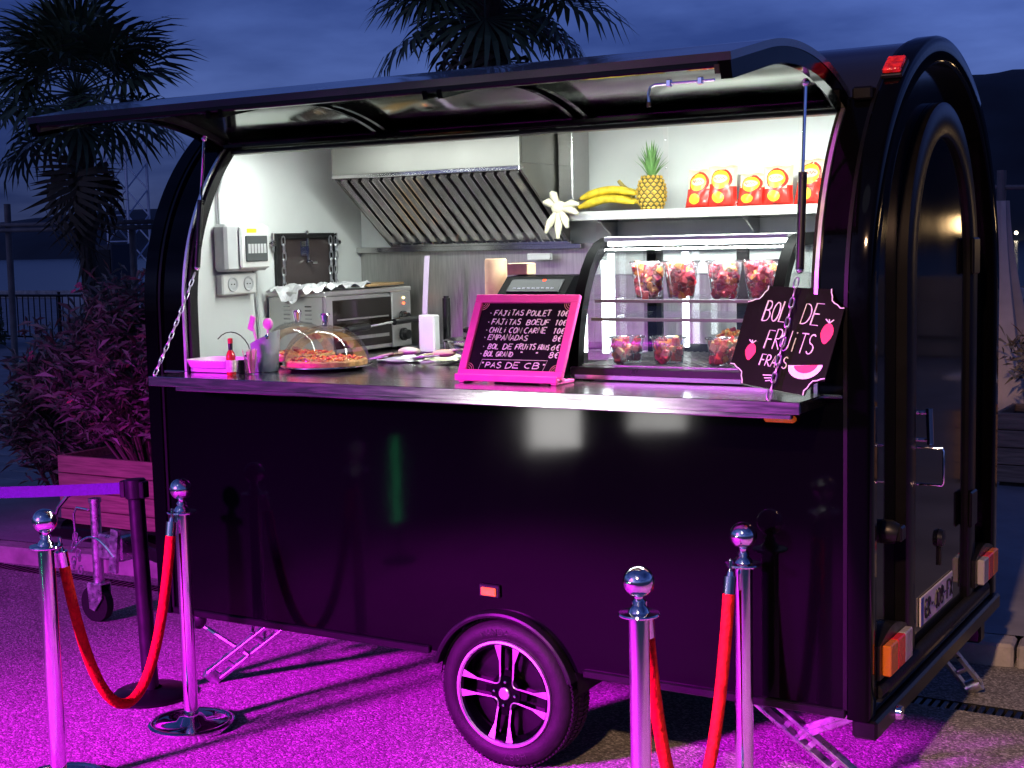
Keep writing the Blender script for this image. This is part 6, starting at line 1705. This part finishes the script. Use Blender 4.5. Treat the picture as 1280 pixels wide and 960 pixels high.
# white-edged benches on the right promenade
for i, (y, z) in enumerate(((9.0, 0.55), (12.5, 0.55))):
    b = empty('park_bench', (2.2, y, 0.098), ('nearer pale bench right of the trailer', 'farther pale bench right of the trailer')[i], 'bench')
    for k in range(3):
        mb = MB(); mb.box(-0.2, 3.2, y + k * 0.13, y + k * 0.13 + 0.115, z - 0.04, z, 0.004); obj('slat', mb, pmat('bench_paint', (0.55, 0.56, 0.6), 0.5), b, 30)
    for x in (0.0, 2.9):
        mb = MB(); mb.box(x, x + 0.07, y + 0.02, y + 0.36, 0.098, z - 0.041, 0.004); obj('leg', mb, CONCRETE, b, 30)
# ================================================================== what the paint reflects: terrace wall and lamps right of the view
tw2 = empty('terrace_wall', (6.5, 18, 0.098), 'warm lit stone terrace wall beyond the rear of the trailer', 'wall')
STONE = pmat('terrace_stone', (0.30, 0.22, 0.15), 0.8, noise=0.35, nscale=1.5, bump=0.4, bscale=6)
mb = MB(); mb.box(2.6, 12, 16.0, 16.4, 0.098, 1.25, 0.03); obj('wall', mb, STONE, tw2, 30)
for i in range(4):
    mb = MB(); mb.box(3.0 + i * 1.7, 3.6 + i * 1.7, 15.9, 15.999, 0.4, 0.9, 0.02); obj('niche_block', mb, STONE, tw2, 30)
for i, (x, y) in enumerate(((4.3, 14.6), (6.6, 17.5))):
    lp = empty('globe_lamp', (x, y, 0.098), ('lit globe lamp before the terrace wall', 'lit globe lamp behind the terrace wall')[i], 'lamp')
    mb = MB(); mb.tube([(x, y, 0.098), (x, y, 1.85)], 0.04, 10); obj('post', mb, SATIN, lp)
    mb = MB(); mb.ball((x, y, 1.97), 0.09, 16, 10); obj('globe', mb, glow('lamp_glow', (1.0, 0.72, 0.38), 7), lp)
    d = bpy.data.lights.new('globe_light', 'POINT'); d.energy = 10; d.color = (1.0, 0.62, 0.28); d.shadow_soft_size = 0.12
    o = bpy.data.objects.new('globe_light', d); COL.objects.link(o); o.location = (x, y - 0.16, 1.97)

# green LED cord of the neighbouring stall, seen only as a reflection in the side panel
gs = empty('led_cord', (-2.262, -2.5, 0.0), 'green LED cord on a thin pole, mirrored in the trailer side', 'light cord')
mb = MB(); mb.tube([(-2.262, -2.515, 0.0), (-2.262, -2.515, 0.8)], 0.006, 6); mb.lathe([(0, 0.001), (0.1, 0.001), (0.1, 0.012), (0, 0.014)], (-2.262, -2.515, 0), (0, 0, 1), 20); obj('pole', mb, SATIN, gs)
mb = MB(); rn = random.Random(1)
for i in range(46):
    mb.ball((-2.262 + rn.uniform(-0.012, 0.012), -2.5 + rn.uniform(-0.004, 0.004), 0.24 + 0.5 * i / 45), 0.0045, 6, 4)
obj('led_beads', mb, glow('green_led', (0.05, 1.0, 0.35), 40), gs, 0, kind='stuff')
